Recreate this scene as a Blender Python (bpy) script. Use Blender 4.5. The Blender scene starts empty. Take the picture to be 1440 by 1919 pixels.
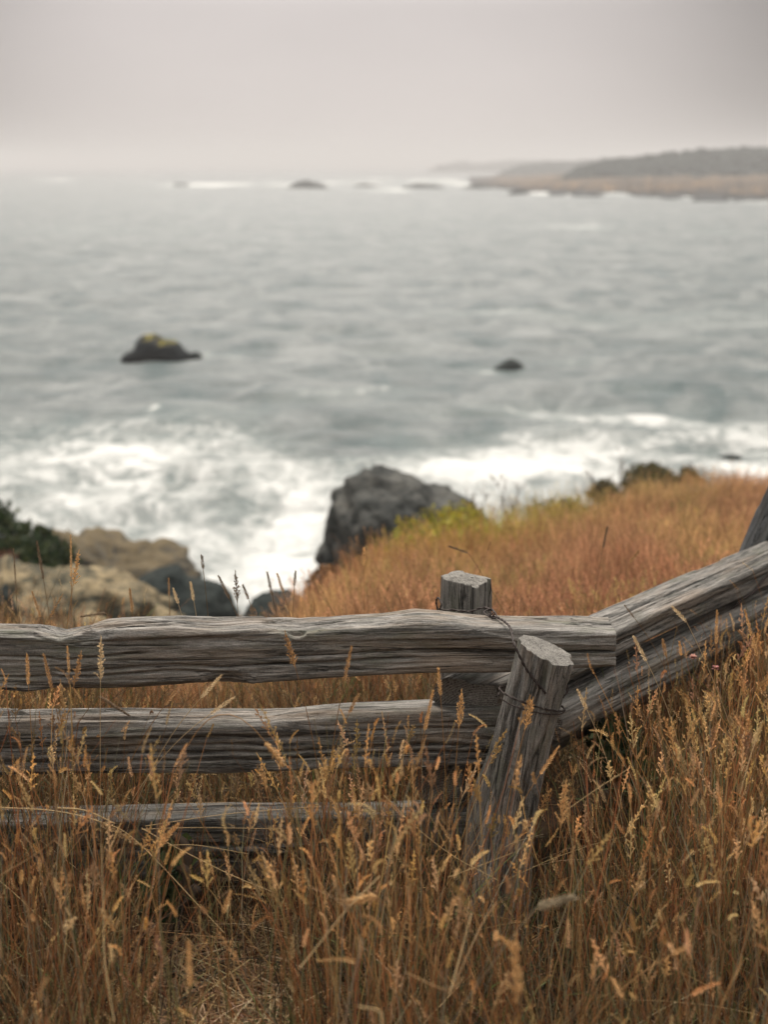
import bpy, math, random
import numpy as np
from mathutils import Vector, Matrix

R = math.radians
rng = np.random.default_rng(11)
random.seed(11)
scene = bpy.context.scene
COL = scene.collection

# ------------------------------------------------------------------ camera, sky, sun, exposure
PITCH = R(13.74)
CAMZ = 1.75
SEA = -8.25
cam_d = bpy.data.cameras.new('camera')
cam_d.sensor_fit = 'VERTICAL'
cam_d.sensor_height = 36.0
cam_d.sensor_width = 27.0
cam_d.lens = 50.0
cam_d.clip_start = 0.05
cam_d.clip_end = 12000
cam_d.dof.use_dof = True
cam_d.dof.focus_distance = 3.36
cam_d.dof.aperture_fstop = 2.75
cam_d.dof.aperture_blades = 0
cam = bpy.data.objects.new('camera', cam_d)
COL.objects.link(cam)
cam.location = (0, 0, CAMZ)
cam.rotation_euler = (R(90) - PITCH, 0, 0)
scene.camera = cam

SUN_EL, SUN_AZ = R(52), R(-5)          # azimuth from +Y (the sea), negative = left
sun_dir = Vector((math.sin(SUN_AZ) * math.cos(SUN_EL), math.cos(SUN_AZ) * math.cos(SUN_EL), math.sin(SUN_EL)))

world = bpy.data.worlds.new('World')
scene.world = world
world.use_nodes = True
wn, wl = world.node_tree.nodes, world.node_tree.links
wn.clear()
w_out = wn.new('ShaderNodeOutputWorld')
w_bg = wn.new('ShaderNodeBackground')
w_bg.inputs['Strength'].default_value = 0.1
sky = wn.new('ShaderNodeTexSky')
sky.sky_type = 'NISHITA'
sky.sun_disc = False
sky.sun_elevation = SUN_EL
sky.sun_rotation = SUN_AZ
sky.air_density = 1.0
sky.dust_density = 4.0
hs = wn.new('ShaderNodeHueSaturation')
hs.inputs['Saturation'].default_value = 0.25
wl.new(sky.outputs[0], hs.inputs['Color'])
tc = wn.new('ShaderNodeTexCoord')
sep = wn.new('ShaderNodeSeparateXYZ')
wl.new(tc.outputs['Generated'], sep.inputs[0])
ramp = wn.new('ShaderNodeValToRGB')     # cloud cover: brightness against the height in the sky
cr = ramp.color_ramp
cr.elements[0].position = 0.0
cr.elements[0].color = (0.492, 0.447, 0.426, 1)
cr.elements[1].position = 1.0
cr.elements[1].color = (3.5, 3.4, 3.28, 1)
e = cr.elements.new(0.10); e.color = (0.445, 0.408, 0.396, 1)
e = cr.elements.new(0.30); e.color = (1.35, 1.30, 1.25, 1)
wl.new(sep.outputs['Z'], ramp.inputs[0])
nz = wn.new('ShaderNodeTexNoise')
nz.inputs['Scale'].default_value = 2.3
nz.inputs['Detail'].default_value = 3
mp = wn.new('ShaderNodeMapping')
mp.inputs['Scale'].default_value = (1, 1, 3.0)
wl.new(tc.outputs['Generated'], mp.inputs[0])
wl.new(mp.outputs[0], nz.inputs['Vector'])
mr = wn.new('ShaderNodeMapRange')
mr.inputs['From Min'].default_value = 0.3
mr.inputs['From Max'].default_value = 0.7
mr.inputs['To Min'].default_value = 9.0
mr.inputs['To Max'].default_value = 10.6
wl.new(nz.outputs[0], mr.inputs[0])
dotn = wn.new('ShaderNodeVectorMath'); dotn.operation = 'DOT_PRODUCT'
dotn.inputs[1].default_value = sun_dir
wl.new(tc.outputs['Generated'], dotn.inputs[0])
gl = wn.new('ShaderNodeMapRange')       # thin cloud is brighter round the hidden sun
gl.interpolation_type = 'SMOOTHERSTEP'
gl.inputs['From Min'].default_value = -0.35
gl.inputs['From Max'].default_value = 1.0
gl.inputs['To Min'].default_value = 0.72
gl.inputs['To Max'].default_value = 1.75
wl.new(dotn.outputs['Value'], gl.inputs[0])
dm = wn.new('ShaderNodeVectorMath'); dm.operation = 'DOT_PRODUCT'   # lit mist low over the sea
dm.inputs[1].default_value = Vector((-0.03, 1.0, 0.045)).normalized()
wl.new(tc.outputs['Generated'], dm.inputs[0])
ml = wn.new('ShaderNodeMapRange'); ml.interpolation_type = 'SMOOTHSTEP'
ml.inputs['From Min'].default_value = 0.950; ml.inputs['From Max'].default_value = 1.0
ml.inputs['To Min'].default_value = 0.36; ml.inputs['To Max'].default_value = 0.94
wl.new(dm.outputs['Value'], ml.inputs[0])
mul0 = wn.new('ShaderNodeMath'); mul0.operation = 'MULTIPLY'
wl.new(ml.outputs[0], mul0.inputs[0]); wl.new(mr.outputs[0], mul0.inputs[1])
mul = wn.new('ShaderNodeMath'); mul.operation = 'MULTIPLY'
wl.new(mul0.outputs[0], mul.inputs[0]); wl.new(gl.outputs[0], mul.inputs[1])
sc_ = wn.new('ShaderNodeVectorMath'); sc_.operation = 'SCALE'
wl.new(ramp.outputs[0], sc_.inputs[0]); wl.new(mul.outputs[0], sc_.inputs['Scale'])
mix = wn.new('ShaderNodeMix'); mix.data_type = 'RGBA'
mix.inputs[0].default_value = 0.97
wl.new(hs.outputs[0], mix.inputs[6]); wl.new(sc_.outputs[0], mix.inputs[7])
wl.new(mix.outputs[2], w_bg.inputs['Color'])
wl.new(w_bg.outputs[0], w_out.inputs['Surface'])

sun_d = bpy.data.lights.new('sun', 'SUN')
sun_d.energy = 4.2
sun_d.angle = R(9)
sun_d.color = (1.0, 0.93, 0.84)
sun = bpy.data.objects.new('sun', sun_d)
COL.objects.link(sun)
sun.rotation_euler = (-sun_dir).to_track_quat('-Z', 'Y').to_euler()
sun.location = (0, 0, 60)

vs = scene.view_settings
vs.view_transform = 'Standard'
vs.look = 'None'
vs.exposure = 0.0
vs.gamma = 1.0
vs.use_curve_mapping = False
scene.cycles.use_denoising = True
scene.cycles.max_bounces = 6
scene.cycles.transparent_max_bounces = 8
scene.cycles.volume_bounces = 0

# ------------------------------------------------------------------ helpers
F = 2665.0
def at(u, v, y):
    """world point at distance y (metres out) along the sight line of a spot measured in the photograph"""
    dx, dy = (u - 720) / F, (959.5 - v) / F
    c, s = math.cos(PITCH), math.sin(PITCH)
    d = (dx, c + dy * s, -s + dy * c)
    k = y / d[1]
    return np.array((d[0] * k, y, CAMZ + d[2] * k))
def on_sea(u, v):
    a = PITCH - math.atan((959.5 - v) / F)
    y = (CAMZ - SEA) / math.tan(max(a, 0.0015))
    return at(u, v, y)

_perm = np.random.default_rng(5).permutation(256)
_perm = np.concatenate([_perm, _perm])
_g = np.random.default_rng(6).normal(size=(256, 3))
_g /= np.linalg.norm(_g, axis=1)[:, None]
def noise3(p):
    p = np.asarray(p, float)
    i = np.floor(p).astype(int)
    f = p - i
    w = f * f * f * (f * (f * 6 - 15) + 10)
    i &= 255
    out = np.zeros(len(p))
    for dx in (0, 1):
        for dy in (0, 1):
            for dz in (0, 1):
                h = _perm[_perm[_perm[(i[:, 0] + dx) & 255] + ((i[:, 1] + dy) & 255)] + ((i[:, 2] + dz) & 255)]
                d = f - np.array((dx, dy, dz))
                ww = (w[:, 0] if dx else 1 - w[:, 0]) * (w[:, 1] if dy else 1 - w[:, 1]) * (w[:, 2] if dz else 1 - w[:, 2])
                out += ww * (_g[h] * d).sum(1)
    return out * 1.5
def fbm(p, o=4, gain=0.5):
    p = np.asarray(p, float)
    a, s, t = 1.0, np.zeros(len(p)), 0
    for k in range(o):
        s += a * noise3(p * 2 ** k + 17.3 * k)
        t += a
        a *= gain
    return s / t
def n2(x, y, sc, seed=0.0, o=3):
    x = np.atleast_1d(x); y = np.atleast_1d(y)
    return fbm(np.stack([x * sc, y * sc, np.full(x.shape, seed)], 1), o)
def sst(a, b, x):
    t = np.clip((x - a) / (b - a), 0, 1)
    return t * t * (3 - 2 * t)

def make_mesh(name, co, quads, mats, parent=None, col=None, smooth=True, mat_idx=None, tris=None):
    me = bpy.data.meshes.new(name)
    co = np.asarray(co, np.float32)
    quads = np.asarray(quads, np.int32).reshape(-1, 4)
    nt = 0 if tris is None else len(tris)
    loops = quads.ravel()
    starts = np.arange(0, 4 * len(quads), 4)
    if nt:
        tris = np.asarray(tris, np.int32)
        starts = np.concatenate([starts, 4 * len(quads) + np.arange(0, 3 * nt, 3)])
        loops = np.concatenate([loops, tris.ravel()])
    me.vertices.add(len(co)); me.vertices.foreach_set('co', co.ravel())
    me.loops.add(len(loops)); me.loops.foreach_set('vertex_index', loops.astype(np.int32))
    me.polygons.add(len(starts)); me.polygons.foreach_set('loop_start', starts.astype(np.int32))
    if mat_idx is not None:
        me.polygons.foreach_set('material_index', np.asarray(mat_idx, np.int32))
    me.polygons.foreach_set('use_smooth', np.full(len(starts), smooth))
    me.update(calc_edges=True)
    me.validate()
    if col is not None:
        a = me.attributes.new('Col', 'FLOAT_COLOR', 'POINT')
        c4 = np.ones((len(co), 4), np.float32); c4[:, :3] = col
        a.data.foreach_set('color', c4.ravel())
    for m in (mats if isinstance(mats, (list, tuple)) else [mats]):
        me.materials.append(m)
    o = bpy.data.objects.new(name, me)
    COL.objects.link(o)
    if parent is not None:
        o.parent = parent
    return o
def fattr(o, name, vals):
    a = o.data.attributes.new(name, 'FLOAT', 'POINT')
    a.data.foreach_set('value', np.asarray(vals, np.float32))
def tag(o, label=None, cat=None, group=None, kind=None):
    if label: o['label'] = label
    if cat: o['category'] = cat
    if group: o['group'] = group
    if kind: o['kind'] = kind
    return o
def empty(name, loc=(0, 0, 0)):
    o = bpy.data.objects.new(name, None)
    COL.objects.link(o)
    o.empty_display_size = 0.1
    o.location = loc
    return o
def origin_to(o, p):
    """put a mesh object's origin at p, its geometry staying where it is"""
    p = Vector(p)
    o.data.transform(Matrix.Translation(-p))
    o.location = p
def grid_quads(n, m, wrap=False):
    i = np.arange(n - 1)[:, None]; j = np.arange(m if wrap else m - 1)[None, :]
    j2 = (j + 1) % m
    return np.stack([i * m + j, i * m + j2, (i + 1) * m + j2, (i + 1) * m + j], -1).reshape(-1, 4)

# ------------------------------------------------------------------ materials
def new_mat(name):
    m = bpy.data.materials.new(name)
    m.use_nodes = True
    n, l = m.node_tree.nodes, m.node_tree.links
    b = n['Principled BSDF']
    return m, n, l, b
def nnoise(n, l, vec, scale, detail=4, rough=0.55, dist=0.0):
    t = n.new('ShaderNodeTexNoise')
    t.inputs['Scale'].default_value = scale
    t.inputs['Detail'].default_value = detail
    t.inputs['Roughness'].default_value = rough
    t.inputs['Distortion'].default_value = dist
    if vec is not None: l.new(vec, t.inputs['Vector'])
    return t.outputs[0]
def nramp(n, l, fac, stops):
    r = n.new('ShaderNodeValToRGB')
    while len(r.color_ramp.elements) < len(stops): r.color_ramp.elements.new(0.5)
    for e_, (p, c) in zip(r.color_ramp.elements, stops):
        e_.position = p
        e_.color = (*c, 1) if len(c) == 3 else c
    l.new(fac, r.inputs[0])
    return r.outputs[0]
def nmix(n, l, fac, a, b, blend='MIX'):
    x = n.new('ShaderNodeMix'); x.data_type = 'RGBA'; x.blend_type = blend
    for s, v in ((0, fac), (6, a), (7, b)):
        if isinstance(v, (int, float)): x.inputs[s].default_value = v
        elif isinstance(v, tuple): x.inputs[s].default_value = (*v, 1)
        else: l.new(v, x.inputs[s])
    return x.outputs[2]
def nmath(n, l, op, a, b=0.0, c=0.0):
    x = n.new('ShaderNodeMath'); x.operation = op
    for s, v in enumerate((a, b, c)):
        if isinstance(v, (int, float)): x.inputs[s].default_value = v
        else: l.new(v, x.inputs[s])
    return x.outputs[0]
def nmap(n, l, vec, scale, loc=(0, 0, 0)):
    x = n.new('ShaderNodeMapping')
    x.inputs['Scale'].default_value = scale
    x.inputs['Location'].default_value = loc
    l.new(vec, x.inputs[0])
    return x.outputs[0]
def nrange(n, l, v, a, b, c=0.0, d=1.0, smooth=False):
    x = n.new('ShaderNodeMapRange')
    if smooth: x.interpolation_type = 'SMOOTHSTEP'
    l.new(v, x.inputs[0])
    for s, q in zip(('From Min', 'From Max', 'To Min', 'To Max'), (a, b, c, d)):
        if isinstance(q, (int, float)): x.inputs[s].default_value = q
        else: l.new(q, x.inputs[s])
    return x.outputs[0]

def wood_mat(name='weathered_wood', tint=(1.0, 1.0, 1.0)):
    m, n, l, b = new_mat(name)
    tcn = n.new('ShaderNodeTexCoord'); oi = n.new('ShaderNodeObjectInfo')
    off = n.new('ShaderNodeVectorMath'); off.operation = 'SCALE'
    comb = n.new('ShaderNodeCombineXYZ')
    for k in range(3): l.new(oi.outputs['Random'], comb.inputs[k])
    l.new(comb.outputs[0], off.inputs[0]); off.inputs['Scale'].default_value = 19.0
    add = n.new('ShaderNodeVectorMath'); add.operation = 'ADD'
    l.new(tcn.outputs['Object'], add.inputs[0]); l.new(off.outputs[0], add.inputs[1])
    v = add.outputs[0]
    g1 = nnoise(n, l, nmap(n, l, v, (3.4, 34, 34)), 1.0, 7, 0.66, 0.9)
    g2 = nnoise(n, l, nmap(n, l, v, (17, 150, 150)), 1.0, 5, 0.65, 0.5)
    g3 = nnoise(n, l, nmap(n, l, v, (4.0, 11, 11)), 1.0, 5, 0.62, 0.9)
    sp = nnoise(n, l, v, 320.0, 3, 0.7)
    s = nmath(n, l, 'MULTIPLY_ADD', g1, 0.44, nmath(n, l, 'MULTIPLY', g2, 0.32))
    s = nmath(n, l, 'MULTIPLY_ADD', sp, 0.24, s)
    base = nramp(n, l, s, [(0.36, (0.034, 0.033, 0.031)), (0.44, (0.122, 0.116, 0.105)), (0.52, (0.265, 0.248, 0.224)), (0.62, (0.46, 0.428, 0.39))])
    # broad silver and dark streaks
    base = nmix(n, l, nrange(n, l, g3, 0.36, 0.66, 0.0, 0.55), base, nmix(n, l, 1.0, base, (0.50, 0.49, 0.48), 'MULTIPLY'))
    lich = nnoise(n, l, nmap(n, l, v, (5, 14, 14), (3, 1, 7)), 1.0, 5, 0.7)
    base = nmix(n, l, nrange(n, l, lich, 0.52, 0.66, 0.0, 0.6), base, (0.125, 0.128, 0.088))
    warm = nnoise(n, l, nmap(n, l, v, (3, 18, 18), (9, 4, 2)), 1.0, 4, 0.6)
    base = nmix(n, l, nrange(n, l, warm, 0.50, 0.70, 0.0, 0.45), base, (0.29, 0.205, 0.135))
    # narrow black checks along the grain
    ck = nnoise(n, l, nmap(n, l, v, (1.1, 75, 75), (5, 5, 5)), 1.0, 3, 0.5, 0.5)
    ckf = nrange(n, l, ck, 0.635, 0.69, 0.0, 1.0, True)
    base = nmix(n, l, nmath(n, l, 'MULTIPLY', ckf, 0.8), base, (0.022, 0.021, 0.020))
    # hairline splits that wander along the grain
    hl = nnoise(n, l, nmap(n, l, v, (1.5, 38, 38), (2, 8, 3)), 1.0, 5, 0.6, 0.8)
    hlf = nrange(n, l, nmath(n, l, 'ABSOLUTE', nmath(n, l, 'SUBTRACT', hl, 0.5)), 0.004, 0.016, 1.0, 0.0, True)
    hl2 = nnoise(n, l, nmap(n, l, v, (2.2, 8, 8), (6, 8, 3)), 1.0, 3, 0.5)
    hlf = nmath(n, l, 'MULTIPLY', hlf, nrange(n, l, hl2, 0.42, 0.55))
    base = nmix(n, l, nmath(n, l, 'MULTIPLY', hlf, 0.75), base, (0.020, 0.019, 0.018))
    ckf = nmath(n, l, 'MAXIMUM', ckf, hlf)
    base = nmix(n, l, 1.0, base, tint, 'MULTIPLY')
    l.new(base, b.inputs['Base Color'])
    b.inputs['Roughness'].default_value = 0.82
    b.inputs['Specular IOR Level'].default_value = 0.25
    h = nmath(n, l, 'MULTIPLY_ADD', g1, 1.0, nmath(n, l, 'MULTIPLY', g2, 0.8))
    h = nmath(n, l, 'MULTIPLY_ADD', sp, 0.18, h)
    h = nmath(n, l, 'MULTIPLY_ADD', ckf, -0.9, h)
    bp = n.new('ShaderNodeBump')
    bp.inputs['Strength'].default_value = 0.9
    bp.inputs['Distance'].default_value = 0.007
    l.new(h, bp.inputs['Height']); l.new(bp.outputs[0], b.inputs['Normal'])
    return m
def endgrain_mat():
    m, n, l, b = new_mat('wood_end_grain')
    tcn = n.new('ShaderNodeTexCoord')
    v = tcn.outputs['Object']
    sepn = n.new('ShaderNodeSeparateXYZ'); l.new(v, sepn.inputs[0])
    yy = nmath(n, l, 'ADD', sepn.outputs['Y'], 0.05)
    zz = nmath(n, l, 'ADD', sepn.outputs['Z'], 0.09)
    rr = nmath(n, l, 'SQRT', nmath(n, l, 'ADD', nmath(n, l, 'MULTIPLY', yy, yy), nmath(n, l, 'MULTIPLY', zz, zz)))
    wob = nnoise(n, l, v, 26.0, 3)
    rr = nmath(n, l, 'MULTIPLY_ADD', wob, 0.013, rr)
    ring = nmath(n, l, 'SINE', nmath(n, l, 'MULTIPLY', rr, 1100.0))
    sp = nnoise(n, l, nmap(n, l, v, (60, 260, 260)), 1.0, 4, 0.7)
    s = nmath(n, l, 'MULTIPLY_ADD', ring, 0.075, sp)
    bl = nnoise(n, l, v, 22.0, 4, 0.6)
    s = nmath(n, l, 'MULTIPLY_ADD', bl, 0.35, nmath(n, l, 'MULTIPLY', s, 0.75))
    c = nramp(n, l, s, [(0.38, (0.030, 0.028, 0.026)), (0.48, (0.145, 0.135, 0.120)), (0.60, (0.255, 0.238, 0.212)), (0.74, (0.36, 0.34, 0.305))])
    l.new(c, b.inputs['Base Color'])
    b.inputs['Roughness'].default_value = 0.9
    b.inputs['Specular IOR Level'].default_value = 0.15
    bp = n.new('ShaderNodeBump'); bp.inputs['Strength'].default_value = 1.0; bp.inputs['Distance'].default_value = 0.006
    l.new(s, bp.inputs['Height']); l.new(bp.outputs[0], b.inputs['Normal'])
    return m
def grass_mat(name, transl=0.3, rough=0.7):
    m, n, l, b = new_mat(name)
    a = n.new('ShaderNodeAttribute'); a.attribute_name = 'Col'
    tr = n.new('ShaderNodeBsdfTranslucent')
    mx = n.new('ShaderNodeMixShader'); mx.inputs[0].default_value = transl
    l.new(a.outputs['Color'], b.inputs['Base Color']); l.new(a.outputs['Color'], tr.inputs['Color'])
    b.inputs['Roughness'].default_value = rough
    b.inputs['Specular IOR Level'].default_value = 0.2
    l.new(b.outputs[0], mx.inputs[1]); l.new(tr.outputs[0], mx.inputs[2])
    l.new(mx.outputs[0], n['Material Output'].inputs['Surface'])
    return m
def ground_mat():
    m, n, l, b = new_mat('dry_soil')
    tcn = n.new('ShaderNodeTexCoord'); v = tcn.outputs['Object']
    a = nnoise(n, l, v, 1.3, 5, 0.6); d = nnoise(n, l, v, 45.0, 5, 0.7)
    c = nramp(n, l, a, [(0.35, (0.045, 0.030, 0.020)), (0.55, (0.085, 0.055, 0.033)), (0.7, (0.06, 0.05, 0.028))])
    c = nmix(n, l, nrange(n, l, d, 0.35, 0.7), nmix(n, l, 1.0, c, (0.45, 0.42, 0.4), 'MULTIPLY'), c)
    rk = nnoise(n, l, v, 0.9, 6, 0.65)
    rock = nramp(n, l, rk, [(0.3, (0.05, 0.05, 0.048)), (0.6, (0.19, 0.17, 0.14)), (0.75, (0.12, 0.11, 0.09))])
    att = n.new('ShaderNodeAttribute'); att.attribute_name = 'rocky'
    c = nmix(n, l, att.outputs['Fac'], c, rock)
    l.new(c, b.inputs['Base Color']); b.inputs['Roughness'].default_value = 0.95
    b.inputs['Specular IOR Level'].default_value = 0.1
    bp = n.new('ShaderNodeBump'); bp.inputs['Strength'].default_value = 0.8; bp.inputs['Distance'].default_value = 0.03
    l.new(d, bp.inputs['Height']); l.new(bp.outputs[0], b.inputs['Normal'])
    return m
def rock_mat(name, stops, scale=1.0, cover=None, cover_lo=0.5, cover_hi=0.8, dark=None, dark_z=(0, 1)):
    """stone of several tones; 'cover' = moss or turf growing on its upward faces; 'dark' = a band of wet dark stone low down"""
    m, n, l, b = new_mat(name)
    tcn = n.new('ShaderNodeTexCoord'); v = tcn.outputs['Object']
    tv = nmap(n, l, v, (1, 1, 2.4))
    a = nnoise(n, l, tv, 1.7 * scale, 6, 0.68, 0.6)
    d = nnoise(n, l, tv, 8.0 * scale, 6, 0.72, 0.4)
    s = nmath(n, l, 'MULTIPLY_ADD', a, 0.6, nmath(n, l, 'MULTIPLY', d, 0.4))
    c = nramp(n, l, s, stops)
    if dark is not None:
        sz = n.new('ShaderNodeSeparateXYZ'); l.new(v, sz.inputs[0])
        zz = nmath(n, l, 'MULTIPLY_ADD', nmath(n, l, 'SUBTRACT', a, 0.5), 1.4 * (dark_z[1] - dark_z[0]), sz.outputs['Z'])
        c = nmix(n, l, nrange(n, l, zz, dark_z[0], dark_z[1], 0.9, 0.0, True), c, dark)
    if cover is not None:
        geo = n.new('ShaderNodeNewGeometry')
        sn = n.new('ShaderNodeSeparateXYZ'); l.new(geo.outputs['Normal'], sn.inputs[0])
        k = nmath(n, l, 'MULTIPLY_ADD', nmath(n, l, 'SUBTRACT', d, 0.5), 1.0, sn.outputs['Z'])
        c = nmix(n, l, nrange(n, l, k, cover_lo, cover_hi, 0.0, 1.0, True), c, cover)
    l.new(c, b.inputs['Base Color']); b.inputs['Roughness'].default_value = 0.9
    b.inputs['Specular IOR Level'].default_value = 0.10
    bp = n.new('ShaderNodeBump'); bp.inputs['Strength'].default_value = 0.9; bp.inputs['Distance'].default_value = 0.12 / scale
    l.new(s, bp.inputs['Height']); l.new(bp.outputs[0], b.inputs['Normal'])
    return m
def sea_mat():
    m, n, l, b = new_mat('sea_water')
    geo = n.new('ShaderNodeNewGeometry'); v = geo.outputs['Position']
    att = n.new('ShaderNodeAttribute'); att.attribute_name = 'foam'
    w0 = nnoise(n, l, nmap(n, l, v, (0.26, 0.17, 0.1)), 1.0, 8, 0.72, 0.8)
    f1 = nnoise(n, l, nmap(n, l, v, (0.40, 0.26, 0.3)), 1.0, 9, 0.68, 1.6)
    f2 = nnoise(n, l, nmap(n, l, v, (1.5, 0.8, 1.0), (3, 5, 1)), 1.0, 6, 0.65, 0.8)
    fn = nmath(n, l, 'MULTIPLY_ADD', f1, 0.60, nmath(n, l, 'MULTIPLY', f2, 0.40))
    fac = nmath(n, l, 'MULTIPLY_ADD', att.outputs['Fac'], 0.52, fn)       # foam where the sea is broken
    foam = nrange(n, l, fac, 0.655, 0.91, 0.0, 1.0, True)
    body = nramp(n, l, w0, [(0.36, (0.036, 0.068, 0.070)), (0.5, (0.105, 0.124, 0.121)), (0.64, (0.215, 0.228, 0.220))])
    # water full of bubbles round the broken foam is milky green
    body = nmix(n, l, nrange(n, l, att.outputs['Fac'], 0.1, 0.9, 0.0, 0.75), body, (0.21, 0.255, 0.235))
    c = nmix(n, l, foam, body, (0.66, 0.66, 0.63))
    l.new(c, b.inputs['Base Color'])
    l.new(nrange(n, l, foam, 0.0, 1.0, 0.30, 0.9), b.inputs['Roughness'])
    b.inputs['IOR'].default_value = 1.33
    b.inputs['Specular IOR Level'].default_value = 0.5
    r1 = nnoise(n, l, nmap(n, l, v, (0.42, 0.55, 0.5)), 1.0, 8, 0.7, 0.4)
    r2 = nnoise(n, l, nmap(n, l, v, (2.2, 3.6, 2.0)), 1.0, 4, 0.6)
    h = nmath(n, l, 'MULTIPLY_ADD', r1, 1.0, nmath(n, l, 'MULTIPLY', r2, 0.55))
    h = nmath(n, l, 'MULTIPLY_ADD', foam, 0.3, h)
    bp = n.new('ShaderNodeBump'); bp.inputs['Strength'].default_value = 0.9; bp.inputs['Distance'].default_value = 0.48
    l.new(h, bp.inputs['Height']); l.new(bp.outputs[0], b.inputs['Normal'])
    return m
def plain_mat(name, col, rough=0.8, var=0.0, metal=0.0, scale=8.0):
    m, n, l, b = new_mat(name)
    tcn = n.new('ShaderNodeTexCoord')
    t = nnoise(n, l, tcn.outputs['Object'], scale, 5, 0.65)
    lo = tuple(c * (1 - var) for c in col); hi = tuple(c * (1 + var) for c in col)
    l.new(nramp(n, l, t, [(0.3, lo), (0.7, hi)]), b.inputs['Base Color'])
    b.inputs['Roughness'].default_value = rough; b.inputs['Metallic'].default_value = metal
    b.inputs['Specular IOR Level'].default_value = 0.25
    return m

M_wood, M_end = wood_mat(), endgrain_mat()
M_greywood = wood_mat('grey_rail_wood', (0.76, 0.755, 0.75))
M_darkwood = wood_mat('dark_bluish_wood', (0.30, 0.33, 0.37))  # same wood with a darker, bluish tint, for the far post
M_grass = grass_mat('dry_grass_blades', 0.30)
M_leaf = grass_mat('shrub_leaves', 0.25)
M_ground = ground_mat()
M_sea = sea_mat()
M_wire = plain_mat('rusty_wire', (0.045, 0.034, 0.030), 0.65, 0.4, 0.4, 60)
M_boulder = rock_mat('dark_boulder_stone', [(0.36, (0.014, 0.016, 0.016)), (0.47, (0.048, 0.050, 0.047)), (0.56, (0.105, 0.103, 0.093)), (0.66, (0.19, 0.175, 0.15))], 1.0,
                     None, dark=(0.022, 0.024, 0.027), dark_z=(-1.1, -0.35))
M_tan = rock_mat('tan_turfed_stone', [(0.41, (0.035, 0.038, 0.030)), (0.47, (0.085, 0.078, 0.055)), (0.52, (0.20, 0.158, 0.097)), (0.58, (0.31, 0.245, 0.145))], 1.5,
                 (0.25, 0.195, 0.11), 0.8, 1.5)
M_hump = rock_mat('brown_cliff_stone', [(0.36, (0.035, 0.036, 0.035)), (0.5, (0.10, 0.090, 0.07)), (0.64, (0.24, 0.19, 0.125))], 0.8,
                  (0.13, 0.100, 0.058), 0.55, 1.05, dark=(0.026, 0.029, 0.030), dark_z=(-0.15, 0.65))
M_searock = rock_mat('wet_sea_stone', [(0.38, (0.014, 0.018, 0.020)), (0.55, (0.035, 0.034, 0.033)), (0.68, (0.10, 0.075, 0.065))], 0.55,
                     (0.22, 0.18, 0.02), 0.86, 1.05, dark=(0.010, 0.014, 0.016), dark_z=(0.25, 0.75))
M_wetrock = rock_mat('dark_wet_stone', [(0.38, (0.012, 0.018, 0.018)), (0.6, (0.035, 0.040, 0.036)), (0.7, (0.06, 0.06, 0.05))], 0.7)

# ------------------------------------------------------------------ terrain
_eu = np.array([-1500, 330, 480, 560, 620, 700, 800, 900, 1100, 1200, 1440, 2200, 3000], float)
_er = np.array([5.7, 5.7, 6.2, 7.0, 8.5, 10.5, 12.0, 13.0, 15.0, 17.5, 19.5, 21, 22])
_ez = np.array([-.56, -.56, -.60, -.78, -1.08, -1.40, -1.60, -1.76, -2.02, -2.43, -2.85, -3.1, -3.3])
_et = (_eu - 720) / 2597.0
def edge_r(x, y):
    t = x / np.maximum(y, 0.3)
    return np.interp(t, _et, _er)
def ground(x, y):
    x = np.atleast_1d(np.asarray(x, float)); y = np.atleast_1d(np.asarray(y, float))
    t = x / np.maximum(y, 0.3)
    re = np.interp(t, _et, _er); ze = np.interp(t, _et, _ez)
    k = np.clip((y - 3.9) / (re - 3.9), 0, 1)
    z = ze * k ** 1.15
    fall = np.interp(t, [-0.2, -0.1, 0.1, 0.3], [0.60, 0.8, 1.0, 1.0])
    over = np.maximum(y - re, 0)
    z = z - over * fall * np.clip(over / 0.8, 0, 1)
    z = z + 0.035 * n2(x, y, 1.3, 2.0) * (1 + np.minimum(over, 4))
    z = z + 0.10 * n2(x, y, 0.33, 7.0) * sst(4.5, 7.0, y)
    return np.maximum(z, SEA - 1.6)
gx = np.concatenate([np.linspace(-34, -6, 60, endpoint=False), np.linspace(-6, 9, 220, endpoint=False), np.linspace(9, 34, 60)])
gy = np.concatenate([np.linspace(-4, 8, 150, endpoint=False), np.linspace(8, 34, 150)])
GX, GY = np.meshgrid(gx, gy)
GZ = ground(GX.ravel(), GY.ravel())
gnd = make_mesh('ground', np.stack([GX.ravel(), GY.ravel(), GZ], 1), grid_quads(len(gy), len(gx)), M_ground)
fattr(gnd, 'rocky', sst(0.2, 1.2, GY.ravel() - edge_r(GX.ravel(), GY.ravel())))
tag(gnd, 'dry brown meadow soil falling away to the sea', kind='structure')

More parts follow.
